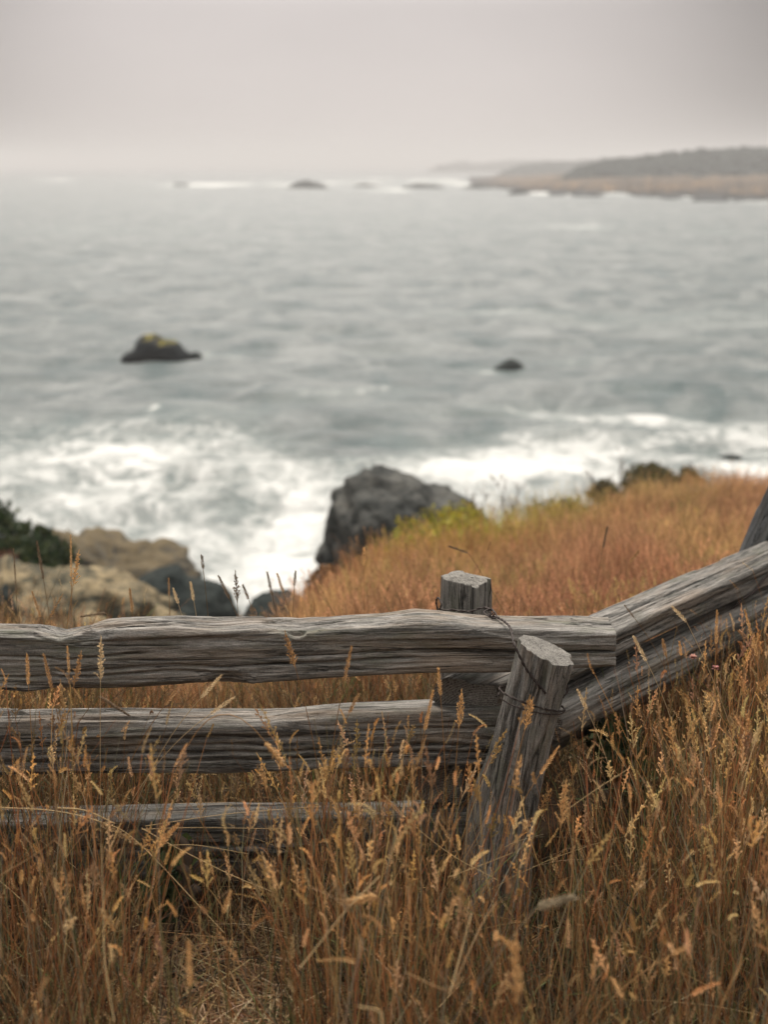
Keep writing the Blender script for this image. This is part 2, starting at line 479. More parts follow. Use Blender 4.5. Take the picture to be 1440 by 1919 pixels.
# ------------------------------------------------------------------ sea
def sea_build():
    ny, nx = 560, 400
    yy = 20.0 * np.exp(np.linspace(0, math.log(5200 / 20.0), ny))
    ta = np.linspace(-0.62, 0.62, nx)
    Y = np.repeat(yy[:, None], nx, 1)
    X = np.tan(ta)[None, :] * (Y + 14)
    X, Y = X.ravel(), Y.ravel()
    near = 1 / (1 + (Y / 300.0) ** 2)
    z = 0.75 * near * n2(X, Y * 1.7, 0.085, 1.0, 3) + 0.50 * near * n2(X * 0.7, Y * 1.3, 0.30, 4.0, 3)
    z += 0.5 * (1 / (1 + (Y / 900.0) ** 2)) * n2(X * 0.35, Y, 0.05, 8.0, 2)
    wob = n2(X, Y, 0.09, 3.0, 3)
    foam = 0.44 * sst(66, 50, Y + 7 * wob)
    foam += 0.10 * sst(46, 38, Y + 4 * wob)
    ripple = n2(X * 0.35, Y, 0.028, 12.0, 3)
    foam += 0.30 * sst(-0.05, 0.45, ripple) * sst(40, 80, Y) * sst(600, 200, Y)
    lift = np.zeros_like(X)
    # patches of foam and calm water, each lying where it lies on the sea: (x, y, half-width, half-length, amount, height)
    def patch(u, v, hu, hv, amt, h=0.0):
        nonlocal foam, z
        p = on_sea(u, v)
        rx = abs(on_sea(u + hu, v)[0] - p[0])
        ry = max(abs(on_sea(u, v - hv)[1] - on_sea(u, v + hv)[1]) / 2, 0.4)
        d = ((X - p[0]) / rx) ** 2 + ((Y - p[1]) / ry) ** 2
        g = np.exp(-d * 0.9)
        foam = foam + amt * g
        z = z + h * g
    for a in [(200, 850, 220, 60, .24), (480, 880, 120, 40, .15), (1000, 880, 160, 28, .30), (880, 905, 120, 22, .35), (1330, 800, 150, 12, .36),
              (1130, 850, 130, 14, .25), (620, 800, 110, 26, -.42), (660, 838, 80, 14, -.40), (860, 800, 90, 14, -.28), (380, 960, 90, 25, -.12),
              (80, 890, 70, 25, -.20), (400, 860, 45, 20, -.22), (1270, 850, 60, 10, -.15), (1365, 864, 30, 8, -.35), (1410, 885, 90, 12, .45), (1380, 830, 100, 14, .25), (1200, 785, 160, 8, .3), (560, 700, 160, 7, .22), (1150, 730, 120, 6, .22), (150, 735, 110, 7, .2),
              (520, 1060, 90, 40, .25), (560, 960, 60, 60, .2), (640, 735, 170, 10, .36), (905, 692, 28, 8, .55), (960, 699, 40, 4, .2), (440, 668, 30, 7, .42),
              (690, 662, 50, 8, .40), (288, 772, 10, 7, .7), (300, 671, 60, 4, .5), (385, 664, 22, 4, .5), (970, 700, 45, 6, .12), (1060, 680, 70, 6, .3), (780, 650, 80, 6, .25), (500, 620, 110, 6, .2), (930, 590, 120, 5, .2), (1280, 640, 120, 6, .25), (70, 905, 50, 12, .2), (220, 660, 18, 5, .4), (1000, 770, 120, 10, .25),
              (300, 392, 190, 4, .44), (420, 398, 90, 3, .30), (1050, 425, 110, 5, .46), (1110, 432, 40, 3, .3), (1350, 437, 80, 4, .55), (740, 415, 70, 4, .30), (850, 405, 60, 3, .25),
              (480, 455, 190, 5, .20), (760, 460, 120, 5, .20), (180, 500, 140, 7, .15), (1000, 500, 120, 6, .10), (40, 590, 60, 16, -.2), (580, 515, 60, 10, -.15),
              (600, 347, 420, 3.0, .62, .5), (560, 356, 60, 1.6, .6, .4), (330, 355, 60, 1.2, .5, .3), (430, 350, 80, 2.6, 1.1, 1.1), (250, 343, 60, 1.6, .6, .6), (640, 344, 60, 1.8, .6, .6), (360, 349, 40, 1.8, .6, .5), (735, 359, 60, 2.6, .9, .8), (825, 341, 70, 2.4, 1.1, 1.6), (880, 349, 20, 3, .9, .8), (700, 338, 90, 1.5, .8, 1.0),
              (105, 340, 34, 2.2, .85, 1.0), (205, 338, 20, 1.8, .6, .8), (610, 352, 30, 2, .5, .5), (520, 340, 60, 1.4, .5, .6), (30, 350, 40, 2, .3, .3),
              (1160, 369, 18, 3.2, 1.1, 1.4), (1015, 365, 40, 2.2, .9, .6), (1085, 368, 26, 2, .6, .4), (1290, 374, 26, 2.4, .8, .7), (1420, 381, 30, 2.4, .9, .6), (940, 356, 20, 2, .6, .4), (1230, 374, 26, 2, .5, .3)]:
        patch(*a)
    z += 0.42 * sst(64, 48, Y) * sst(24, 34, Y) * np.abs(n2(X, Y * 1.4, 0.22, 51.0, 3))
    foam = np.where(Y > 200, foam * (0.62 + 1.3 * np.clip(n2(X, Y * 0.3, 0.045, 52.0, 3) + .1, -.35, .5)), foam)
    fade = np.clip(foam, 0, 1.1)
    o = make_mesh('sea', np.stack([X, Y, SEA + z], 1), grid_quads(ny, nx), M_sea)
    fattr(o, 'foam', fade)
    tag(o, 'grey green sea breaking into white foam below the bluff', kind='structure')
sea_build()

# ------------------------------------------------------------------ far coast
M_coast = rock_mat('coastal_bluff_earth', [(0.38, (0.045, 0.043, 0.040)), (0.5, (0.10, 0.075, 0.055)), (0.62, (0.27, 0.165, 0.08))], 0.06, dark=(0.014, 0.017, 0.019), dark_z=(SEA + 0.9, SEA + 2.6))
M_coastrock = plain_mat('dark_shore_stone', (0.020, 0.024, 0.026), 0.8, 0.4, 0, 0.1)
def wood_mass(pts, sizes, name, label):
    """crowns of a far wood, each a lumpy ball of leaves, joined"""
    # small sphere
    nu, nv = 9, 6
    th = np.linspace(0, 2 * np.pi, nu, endpoint=False); ph = np.linspace(0.05, np.pi - 0.3, nv)
    B = np.stack([np.outer(np.sin(ph), np.cos(th)), np.outer(np.sin(ph), np.sin(th)), np.repeat(np.cos(ph)[:, None], nu, 1)], -1).reshape(-1, 3)
    Q = grid_quads(nv, nu, True)
    V, QQ = [], []
    for i, (p, s) in enumerate(zip(pts, sizes)):
        r = 1 + 0.28 * noise3(B * 1.7 + 31.7 * i)
        V.append(B * r[:, None] * s + p); QQ.append(Q + i * len(B))
    o = make_mesh(name, np.concatenate(V), np.concatenate(QQ), plain_wood)
    tag(o, label, kind='stuff')
plain_wood = plain_mat('far_dark_foliage', (0.022, 0.030, 0.026), 0.95, 0.45, 0, 0.12)
def coast():
    us = np.linspace(880, 1900, 260)
    vw = np.interp(us, [880, 940, 1000, 1200, 1440, 1900], [350, 356, 361, 369, 374, 384])
    base = np.array([on_sea(u, v) for u, v in zip(us, vw)])
    base[:, 1] += 12 * n2(us, us * 0, 0.05, 1.0, 3)
    prof = np.array([[-5, -3.0], [0, 0.3], [2, 1.2], [5, 1.7], [9, 3.0], [14, 4.3], [30, 4.9], [60, 5.2], [120, 5.4], [420, 5.4]])
    V = []
    for d, h in prof:
        b = base.copy()
        hs_ = h * np.interp(us, [880, 960, 1050, 1200, 1900], [0.18, 0.45, 0.85, 1.0, 1.1])
        b[:, 1] += d + 2.5 * n2(us, us * 0 + d, 0.09, 2.0, 2)
        b[:, 0] *= b[:, 1] / base[:, 1]
        b[:, 2] = SEA + np.where(h > 0, hs_ * (1 + 0.38 * n2(us, us * 0 + d * 0.2, 0.06, 5.0, 3)), h)
        V.append(b)
    o = make_mesh('headland', np.concatenate(V), grid_quads(len(prof), len(us)), M_coast)
    tag(o, 'low headland of tan bluffs across the bay', kind='structure')
    # the wooded hill behind it
    us2 = np.linspace(780, 1900, 200)
    def hill(name, D, u0, u1, tops, label):
        uu = np.linspace(u0, u1, 90)
        tv = np.interp(uu, [a for a, b in tops], [b for a, b in tops])
        z1 = np.array([at(u, v, D)[2] for u, v in zip(uu, tv)])
        x1 = np.array([at(u, 320, D)[0] for u in uu])
        W = D * 0.15
        V = []
        fr = np.array([-1, -.8, -.6, -.4, -.2, 0, .4, 1])
        hh = np.array([0.0, .30, .55, .75, .92, 1.0, .8, 0])
        for f_, h_ in zip(fr, hh):
            V.append(np.stack([x1 * (1 + f_ * 0.28), np.full_like(x1, D + f_ * W), SEA - 1 + (z1 - SEA + 1) * h_], 1))
        tag(make_mesh(name, np.concatenate(V), grid_quads(len(fr), len(uu)), plain_wood), label, kind='structure')
        P, S = [], []
        nn = 1100
        for _ in range(nn):
            f_ = random.uniform(-0.9, 0.15); u = random.uniform(u0, u1)
            xx = np.interp(u, uu, x1) * (1 + f_ * 0.28); zz = SEA - 1 + (np.interp(u, uu, z1) - SEA + 1) * np.interp(f_, fr, hh)
            s = random.uniform(1.6, 3.2) * (D / 800) ** 0.6
            P.append((xx, D + f_ * W, zz - 0.1 * s)); S.append(np.array((s * random.uniform(1.0, 1.7), s, s * random.uniform(.7, 1.1))))
        return P, S
    P, S = hill('hill', 640, 1040, 1900, [(1040, 362), (1075, 332), (1110, 313), (1150, 302), (1200, 299), (1260, 291), (1320, 286), (1380, 283), (1440, 282), (1600, 280), (1900, 294)], 'dark wooded hill behind the tan bluffs')
    wood_mass(P, S, 'woodland', 'dark wood covering the hill behind the bluffs')
    P, S = hill('hill', 1250, 950, 1260, [(950, 340), (975, 318), (1000, 311), (1040, 309), (1080, 308), (1140, 303), (1260, 300)], 'paler wooded rise beyond the bluffs')
    wood_mass(P, S, 'woodland', 'hazy wood on the paler rise beyond the bluffs')
    P, S = hill('hill', 2300, 815, 1060, [(815, 332), (830, 314), (870, 308), (900, 312), (940, 308), (970, 305), (1060, 308)], 'faint far point fading into haze')
    wood_mass(P, S, 'woodland', 'faint wood on the far point in the haze')
coast()

# ------------------------------------------------------------------ rocks
def rock(name, outline, y, depth, mat, label, seed, cat='rock', group=None, nu=120, nv=56, amp=0.10, freq=2.2, power=0.75):
    """a rock with the given front outline (measured in the photograph, set at distance y) and its own depth"""
    P = np.array([at(u, v, y) for u, v in outline])[:, [0, 2]]
    c = (P.min(0) + P.max(0)) / 2
    Q = P - c
    # radius of the outline against angle
    seg = np.concatenate([Q, Q[:1]])
    dens = np.concatenate([seg[i] + (seg[i + 1] - seg[i]) * np.linspace(0, 1, 40, endpoint=False)[:, None] for i in range(len(Q))])
    an = np.arctan2(dens[:, 1], dens[:, 0]); ra = np.hypot(dens[:, 0], dens[:, 1])
    o_ = np.argsort(an); an, ra = an[o_], ra[o_]
    th = np.linspace(-np.pi, np.pi, nu, endpoint=False)
    rr = np.interp(th, np.concatenate([an - 2 * np.pi, an, an + 2 * np.pi]), np.concatenate([ra, ra, ra]))
    w = np.sin(np.linspace(-np.pi / 2 + 0.02, np.pi / 2 - 0.02, nv))
    s = np.clip(1 - w ** 2, 0, 1) ** (power / 2)
    V = np.zeros((nv, nu, 3))
    V[..., 0] = s[:, None] * (rr * np.cos(th))[None]
    V[..., 1] = (w * depth)[:, None]
    V[..., 2] = s[:, None] * (rr * np.sin(th))[None]
    V = V.reshape(-1, 3)
    size = max(np.ptp(Q[:, 0]), np.ptp(Q[:, 1])) / 2
    nn = V / np.maximum(np.linalg.norm(V, axis=1), 1e-6)[:, None]
    q = V / size
    d = amp * (1 - 2 * np.abs(fbm(q * freq + seed, 4, 0.55))) * 0.6 + amp * fbm(q * freq * 0.6 + seed * 2.0, 3) * 1.4 - amp * 0.25
    # broken facets
    fac = noise3(np.round(q * freq * 1.5 + noise3(q * 2 + seed)[:, None] * 0.7) * 1.37 + seed)
    d += amp * 0.45 * fac
    V = V + nn * (d * size)[:, None]
    o = make_mesh(name, V, grid_quads(nv, nu, True), mat)
    o.location = (c[0], y, c[1])
    tag(o, label, cat, group)
    return o
rock('boulder', [(612, 1080), (609, 1040), (612, 1000), (620, 965), (632, 937), (650, 926), (660, 905), (685, 894), (712, 888), (738, 901), (765, 904), (785, 908), (812, 926), (842, 932), (872, 946), (897, 958), (920, 980), (930, 1100), (880, 1180), (700, 1190), (630, 1150)],
     14.6, 1.15, M_boulder, 'big dark grey boulder at the meadow edge in front of the white surf', 3.1, 'boulder', amp=0.15, freq=2.4)
rock('rock_outcrop', [(-260, 1120), (-150, 1100), (-60, 1092), (0, 1090), (50, 1084), (110, 1088), (170, 1098), (225, 1112), (268, 1134), (310, 1165), (340, 1250), (200, 1310), (-200, 1310)],
     14.0, 1.3, M_tan, 'pale tan sloping outcrop below the dark green bush', 8.3, 'outcrop', amp=0.16, freq=4.2)
rock('rock_outcrop', [(20, 1046), (70, 1034), (100, 1020), (140, 1010), (170, 1014), (192, 1026), (208, 1040), (252, 1042), (292, 1046), (324, 1054), (332, 1064), (338, 1075), (352, 1086), (366, 1112), (402, 1132), (430, 1180), (350, 1260), (60, 1260)],
     19.0, 1.6, M_hump, 'brown rounded outcrop rising behind the pale tan slope', 14.9, 'outcrop', amp=0.16, freq=3.8)
rock('shore_rock', [(235, 1130), (262, 1088), (300, 1072), (328, 1070), (346, 1088), (375, 1098), (408, 1108), (430, 1130), (445, 1165), (420, 1230), (240, 1230)],
     16.8, 0.7, M_wetrock, 'dark jagged rock stepping down to the surf at the right of the brown outcrop', 5.5, amp=0.12)
rock('shore_rock', [(455, 1160), (475, 1128), (505, 1118), (540, 1112), (562, 1125), (580, 1160), (560, 1220), (470, 1220)],
     13.0, 0.5, M_wetrock, 'low dark rock at the foot of the gully above the fence rail', 21.7, amp=0.12)
rock('shore_rock', [(-40, 1165), (-30, 1115), (0, 1102), (12, 1118), (20, 1160), (10, 1220), (-40, 1220)],
     8.5, 0.3, M_wetrock, 'small black rock at the left edge just above the fence rail', 31.7, amp=0.12)
def sea_rock(name, outline, vw, mat, label, seed, depth=None, group=None, amp=0.10):
    y = on_sea(720, vw)[1]
    ol = [(u, v) for u, v in outline]
    us = [u for u, v in ol]
    ol += [(max(us) + 2, vw + 10), (min(us) - 2, vw + 10)]
    w = (max(us) - min(us)) / F * y
    return rock(name, ol, y, depth or w * 0.38, mat, label, seed, 'rock', group, 72, 36, amp)
sea_rock('sea_rock', [(230, 665), (248, 655), (258, 640), (270, 630), (290, 627), (306, 637), (334, 643), (343, 657), (354, 664)], 668, M_searock, 'black sea rock capped with yellow green moss standing in the bay', 4.4, amp=0.09)
sea_rock('sea_rock', [(352, 665), (362, 659), (373, 661), (378, 666)], 668, M_wetrock, 'tiny dark rock just right of the moss capped sea rock', 6.4)
sea_rock('sea_rock', [(928, 690), (943, 681), (956, 673), (970, 676), (984, 687), (988, 692)], 690, M_wetrock, 'small dark dome of a rock awash with foam on its left', 9.4)
sea_rock('sea_rock', [(1335, 868), (1350, 858), (1375, 852), (1392, 856), (1385, 868)], 868, M_wetrock, 'dark rock awash near shore beyond the rusty meadow corner', 19.4)
sea_rock('sea_rock', [(955, 362), (965, 356), (985, 356), (996, 363)], 365, M_wetrock, 'dark rock off the tip of the tan headland', 12.4)
sea_rock('sea_rock', [(538, 352), (556, 342), (578, 339), (600, 344), (615, 352)], 354, M_wetrock, 'hazy grey rock on the horizon between two breakers', 15.4)
sea_rock('sea_rock', [(318, 350), (335, 344), (350, 345), (362, 351)], 351, M_wetrock, 'faint low rock on the horizon left of the long breaker', 17.4)
sea_rock('sea_rock', [(755, 350), (780, 345), (815, 346), (835, 351)], 352, M_wetrock, 'dark reef under the far breaker near the hazy point', 27.4)
sea_rock('sea_rock', [(868, 352), (888, 346), (915, 347), (940, 353)], 354, M_wetrock, 'low dark reef touching the hazy left tip of the headland', 29.4)
sea_rock('sea_rock', [(660, 349), (676, 345), (700, 346), (712, 349)], 350, M_wetrock, 'faint low reef on the horizon above the middle breaker', 33.4)
for (u, wd, hh_, v, lab_) in ((1045, 40, 7, 367, 'leftmost small black rock along the foot of the tan headland'), (1100, 60, 8, 369, 'black shore rock left of the white surf burst on the headland'),
                        (1205, 50, 7, 372, 'black shore rock just right of the white surf burst on the headland'), (1262, 44, 9, 374, 'narrow black shore rock midway along the headland foot'),
                        (1330, 70, 10, 377, 'widest black shore rock below the palest bluffs'), (1405, 60, 10, 379, 'rightmost black shore rock of the headland')):
    sea_rock('shore_rock', [(u - wd / 2, v - 1), (u - wd * .3, v - hh_ * .8), (u, v - hh_), (u + wd * .3, v - hh_ * .7), (u + wd / 2, v - 1)], v, M_coastrock,
             lab_, 3.3 + u, 6.0, 'black rocks along the headland shore', 0.14)

# ------------------------------------------------------------------ the split rail fence
def rounded(poly, M, it=2, cut=0.16):
    P = np.array(poly, float)
    for _ in range(it):
        N = np.roll(P, -1, 0)
        P = np.stack([P * (1 - cut) + N * cut, P * cut + N * (1 - cut)], 1).reshape(-1, 2)
        cut = 0.25
    C = np.concatenate([P, P[:1]])
    s = np.concatenate([[0], np.cumsum(np.hypot(*np.diff(C, axis=0).T))])
    t = np.linspace(0, s[-1], M, endpoint=False)
    return np.stack([np.interp(t, s, C[:, 0]), np.interp(t, s, C[:, 1])], 1), s[-1]
def timber(name, p0, p1, poly, parent, seed, N=300, M=120, up=(0, 0, 1), roll=0.0, profile=None, groove=0.0045, big=0.007,
           cracks=(), dents=(), slant0=(0, 0), slant1=(0, 0), cap_rough=0.004, round_it=2, chip=0.0, cut=0.09):
    """split or round timber along local X; profile(s) -> (scale y, scale z, off y, off z, lift of the top)"""
    p0, p1 = Vector(p0), Vector(p1)
    L = (p1 - p0).length
    X = (p1 - p0).normalized()
    Y = Vector(up).cross(X).normalized()
    Z = X.cross(Y)
    S2, per = rounded(poly, M, round_it, cut)
    nrm = np.stack([np.roll(S2, -1, 0)[:, 1] - np.roll(S2, 1, 0)[:, 1], -(np.roll(S2, -1, 0)[:, 0] - np.roll(S2, 1, 0)[:, 0])], 1)
    nrm /= np.linalg.norm(nrm, axis=1)[:, None]
    if (nrm * S2).sum() < 0: nrm = -nrm
    cr_, sr_ = math.cos(roll), math.sin(roll)
    rot = np.array([[cr_, -sr_], [sr_, cr_]])
    S2 = S2 @ rot.T; nrm = nrm @ rot.T
    s = np.linspace(0, L, N)
    SY = np.repeat(S2[None, :, 0], N, 0); SZ = np.repeat(S2[None, :, 1], N, 0)
    XX = np.repeat(s[:, None], M, 1)
    if profile is not None:
        a, b, c, d = [np.asarray(q)[:, None] * np.ones((1, M)) for q in profile(s)]
        SY, SZ = SY * a + c, SZ * b + d
    pts = np.stack([XX.ravel(), SY.ravel(), SZ.ravel()], 1)
    nn = np.repeat(nrm[None], N, 0).reshape(-1, 2)
    q = pts.copy()
    g = np.array((1.1, 34, 34)); g2 = np.array((2.2, 95, 95))
    n_big = fbm(q * np.array((1.8, 7, 7)) + seed, 3)
    n_g = fbm(q * g + seed * 1.7, 3)
    n_f = fbm(q * g2 + seed * 2.9, 2)
    gm = 0.25 + 1.5 * sst(-0.25, 0.35, fbm(q * np.array((1.3, 10, 10)) + seed * 7.7, 2))
    groove = groove * gm
    d = big * n_big + groove * (0.75 * n_g - 1.6 * np.maximum(0, -n_g - 0.22)) + groove * 0.5 * n_f
    # long plates that have split off, each leaving a step
    pl = noise3(q * np.array((0.9, 16, 16)) + seed * 4.1)
    d += groove * 0.8 * sst(0.05, 0.10, pl) + groove * 0.5 * sst(0.1, 0.14, noise3(q * np.array((1.6, 30, 30)) + seed * 5.3))
    arc = np.repeat(np.linspace(0, per, M, endpoint=False)[None], N, 0).ravel()
    for (dirv, s0, s1, depth, width) in cracks:
        dv = np.array(dirv, float); dv /= np.linalg.norm(dv)
        j = np.argmax(S2 @ dv / np.linalg.norm(S2, axis=1))
        c0 = j * per / M + 0.007 * noise3(np.stack([pts[:, 0] * 7, np.full(len(pts), seed), np.zeros(len(pts))], 1))
        dq = np.abs(arc - c0); dq = np.minimum(dq, per - dq)
        d -= depth * np.exp(-(dq / width) ** 2) * sst(s0, s0 + 0.06, pts[:, 0]) * sst(s1, s1 - 0.06, pts[:, 0])
    for (dirv, s0, ls, la, depth) in dents:
        dv = np.array(dirv, float); dv /= np.linalg.norm(dv)
        j = np.argmax(S2 @ dv / np.linalg.norm(S2, axis=1))
        dq = np.abs(arc - j * per / M); dq = np.minimum(dq, per - dq)
        rr = np.sqrt(((pts[:, 0] - s0) / ls) ** 2 + (dq / la) ** 2)
        d -= depth * np.exp(-rr ** 2 * 1.5) - depth * 0.25 * np.exp(-((rr - 1.25) / 0.28) ** 2) * (noise3(q * 60 + seed) * .8 + .5)
    if chip:
        e_ = sst(0.05, 0.0, pts[:, 0]) + sst(L - 0.05, L, pts[:, 0])
        d -= chip * e_ * np.maximum(0, noise3(q * np.array((14, 40, 40)) + seed) + 0.2)
    pts[:, 1] += nn[:, 0] * d; pts[:, 2] += nn[:, 1] * d
    w0 = sst(0.25, 0.0, pts[:, 0]); w1 = sst(L - 0.25, L, pts[:, 0])
    pts[:, 0] += w0 * (slant0[0] * pts[:, 1] + slant0[1] * pts[:, 2]) + w1 * (slant1[0] * pts[:, 1] + slant1[1] * pts[:, 2])
    V = [pts]; Q = [grid_quads(N, M, True)]; MI = [np.zeros(len(Q[0]))]
    base = len(pts)
    for end in (0, 1):
        ring = pts[:M] if end == 0 else pts[(N - 1) * M:]
        idx = np.arange(M) if end == 0 else np.arange(M) + (N - 1) * M
        c = ring.mean(0)
        prev = idx
        for k, f_ in enumerate((0.965, 0.85, 0.7, 0.54, 0.38, 0.22, 0.08, 0.005)):
            rg = c + (ring - c) * f_
            rough = noise3(rg * 42 + seed) + 0.6 * noise3(rg * 110 + seed)
            rg[:, 0] += (cap_rough * rough + (0.0015 if k else 0)) * (1 if end else -1)
            V.append(rg)
            cur = np.arange(M) + base; base += M
            a, b_ = prev, cur
            qd = np.stack([a, np.roll(a, -1), np.roll(b_, -1), b_], 1)
            if end == 0: qd = qd[:, ::-1]
            Q.append(qd); MI.append(np.ones(len(qd)) if k > 0 or True else np.zeros(len(qd)))
            prev = cur
    o = make_mesh(name, np.concatenate(V), np.concatenate(Q), [M_wood, M_end], parent, mat_idx=np.concatenate(MI))
    mat = Matrix((X, Y, Z)).transposed().to_4x4(); mat.translation = p0
    o.matrix_local = (Matrix.Translation(-Vector(parent.location)) @ mat) if parent else mat
    return o

fence = empty('split_rail_fence', (0.25, 3.28, 0.0))
tag(fence, 'weathered grey split rail fence turning a corner in the tall dry grass', 'fence')

# left section: three rails; s runs along +X from the left end
def prof_px(u_y0, u_y1, x0, pts_top, pts_bot, zc, hz):
    pass
def rail_profile(y_of_s, x0, tops, bots, z0, h0, slope, seed, dip=None):
    """scale and shift of the section so that its upper and lower edge follow the measured lines"""
    tu, tz = zip(*tops); bu, bz = zip(*bots)
    def f(s):
        zt = np.interp(s, tu, tz); zb = np.interp(s, bu, bz)
        return np.ones_like(s), (zt - zb) / (2 * h0), 0 * s, (zt + zb) / 2
    return f
def left_rail(y0, y1, x0, x1, tops, bots, hd, **kw):
    """tops/bots: (u, v) of the front arris and the lower edge"""
    yq = lambda x: y0 + (y1 - y0) * (x - x0) / (x1 - x0)
    def to_sz(u, v):
        x = (u - 720) / 2597 * 3.2
        for _ in range(6):
            p = at(u, v, yq(x)); x = p[0]
        return x, p[2]
    T = [to_sz(*t) for t in tops]; B = [to_sz(*t) for t in bots]
    zm = (np.mean([t[1] for t in T]) + np.mean([b[1] for b in B])) / 2
    p0 = (x0, y0 + hd, zm); p1 = (x1, y1 + hd, zm)
    L = math.dist(p0, p1); k = L / (x1 - x0)
    tx = np.array([t[0] for t in T]); tz = np.array([t[1] for t in T]) - zm
    bx = np.array([t[0] for t in B]); bz = np.array([t[1] for t in B]) - zm
    h0 = 0.06
    def prof(s):
        x = x0 + s / k
        zt, zb = np.interp(x, tx, tz), np.interp(x, bx, bz)
        ker = np.ones(9) / 9
        sm = lambda a: np.convolve(np.pad(a, 4, mode='edge'), ker, mode='valid')
        zt, zb = sm(zt), sm(zb)
        return np.ones_like(s), (zt - zb) / (2 * h0), 0 * s, (zt + zb) / 2
    poly = kw.pop('poly', [(-hd, -h0 * .92), (-hd * .7, -h0), (hd * .8, -h0 * .95), (hd, -h0 * .2), (hd * .9, h0 * 1.02), (-hd * .78, h0 * 1.06), (-hd * 1.0, h0 * .93)])
    # local Y points away from the camera (up x X)
    return timber('rail', p0, p1, poly, fence, profile=prof, **kw)
left_rail(3.13, 3.20, -1.15, 0.548,
          [(-250, 1192), (0, 1196), (60, 1196), (110, 1206), (190, 1190), (240, 1186), (330, 1184), (400, 1188), (480, 1184), (560, 1188), (640, 1180), (720, 1176), (780, 1168), (840, 1172), (900, 1178), (1000, 1180), (1138, 1186)],
          [(-250, 1286), (0, 1292), (45, 1296), (100, 1288), (200, 1287), (300, 1281), (400, 1280), (470, 1284), (520, 1280), (600, 1275), (700, 1269), (800, 1265), (940, 1263), (1060, 1256), (1138, 1251)],
          0.056, seed=2.3, N=760, M=190, groove=0.0052, big=0.007, chip=0.004,
          cracks=[((-1, 0.25), 0.05, 0.62, 0.008, 0.0028), ((-1, -0.3), 0.35, 1.25, 0.009, 0.003), ((-1, 0.02), 0.85, 1.5, 0.007, 0.0025), ((-1, -0.55), 0.1, 0.8, 0.007, 0.003), ((-1, -0.12), 1.2, 1.72, 0.008, 0.0025), ((-.3, 1), 0.3, 1.0, 0.006, 0.0025), ((.2, 1), 0.9, 1.6, 0.006, 0.0022)],
          dents=[((-0.75, 0.9), 0.945, 0.020, 0.011, 0.019), ((-0.2, 1), 1.60, 0.02, 0.008, 0.006), ((-1, -.95), 0.78, 0.05, 0.02, 0.014), ((-0.8, 0.9), 0.46, 0.05, 0.012, 0.010), ((-.1, 1), 1.01, 0.05, 0.01, 0.008), ((0.3, 1), 1.28, 0.012, 0.008, 0.008)])
left_rail(3.16, 3.22, -1.15, 0.40,
          [(-250, 1362), (0, 1362), (200, 1356), (400, 1354), (500, 1356), (640, 1344), (800, 1336), (940, 1332)],
          [(-250, 1456), (0, 1458), (200, 1453), (400, 1454), (640, 1444), (800, 1438), (940, 1436)],
          0.050, seed=7.9, N=480, M=140, groove=0.0055, big=0.005, chip=0.004,
          cracks=[((-1, 0.2), 0.0, 0.9, 0.009, 0.003), ((-1, -0.15), 0.3, 1.4, 0.010, 0.003), ((-1, -0.5), 0.2, 1.5, 0.008, 0.003), ((-1, 0.55), 0.5, 1.5, 0.008, 0.0025)])
left_rail(3.16, 3.24, -1.15, 0.37,
          [(-250, 1548), (0, 1546), (300, 1538), (450, 1534), (700, 1534), (940, 1526)],
          [(-250, 1656), (0, 1654), (300, 1648), (400, 1644), (520, 1654), (700, 1646), (940, 1636)],
          0.052, seed=13.1, N=360, M=120, groove=0.005, big=0.008, chip=0.004,
          cracks=[((-1, 0.1), 0.1, 1.2, 0.009, 0.003), ((-1, -0.4), 0.4, 1.5, 0.009, 0.003)]).data.materials[0] = wood_mat('shaded_rail_wood', (0.55, 0.56, 0.56))  # lowest rail: shade from rails and grass put into a darker wood tint
# right section: three rails leaving the corner to the back right
def right_rail(e, f, hy, hz, seed, slant, **kw):
    e, f = Vector(e), Vector(f)
    poly = [(-hy, -hz * .9), (-hy * .8, -hz), (hy * .95, -hz * .95), (hy, hz * .8), (hy * .9, hz), (-hy * .88, hz * 1.0), (-hy, hz * .86)]
    def prof(s):
        w = 1 + 0.05 * n2(s, s * 0, 1.6, seed)
        return w, w[::-1], 0.005 * n2(s, s * 0, 1.1, seed + 3), 0.004 * n2(s, s * 0, 1.3, seed + 6)
    o = timber('rail', e, f, poly, fence, seed, 420, 130, profile=prof, slant0=slant, big=0.0035, cut=0.05, **kw)
    o.data.materials[0] = M_greywood
    return o
E1 = at(872, 1308, 3.25); E1f = at(1440, 1052, 4.42)
dirR = (Vector(E1f) - Vector(E1))
right_rail(E1, Vector(E1) + dirR * 1.9, 0.066, 0.038, 23.7, (-0.55, 0.05), groove=0.005, chip=0.003, cap_rough=0.003,
           cracks=[((-1, 0.1), 0.2, 2.4, 0.010, 0.003), ((0, 1), 0.3, 2.2, 0.007, 0.003), ((-.6, 1), 0.5, 2.6, 0.006, 0.0025)])
nR = Vector((dirR.y, -dirR.x, 0)).normalized()
E2 = Vector(E1) + Vector((dirR.x, dirR.y, 0)) * 0.13 + nR * 0.062; E2.z = 0.376; d2 = Vector(E2) + Vector((dirR.x, dirR.y, 0)) * 1.9 + Vector((0, 0, 0.06))
right_rail(E2, d2, 0.058, 0.036, 29.3, (-0.5, 0.05), groove=0.005, chip=0.003,
           cracks=[((-1, 0.1), 0.2, 2.4, 0.010, 0.003), ((-.4, 1), 0.2, 2.4, 0.007, 0.003)])
E3 = at(822, 1472, 3.27); d3 = Vector(E3) + Vector((dirR.x, dirR.y, 0)) * 1.9 + Vector((0, 0, 0.04))
right_rail(E3, d3, 0.055, 0.045, 37.3, (-0.5, 0.05), groove=0.005)
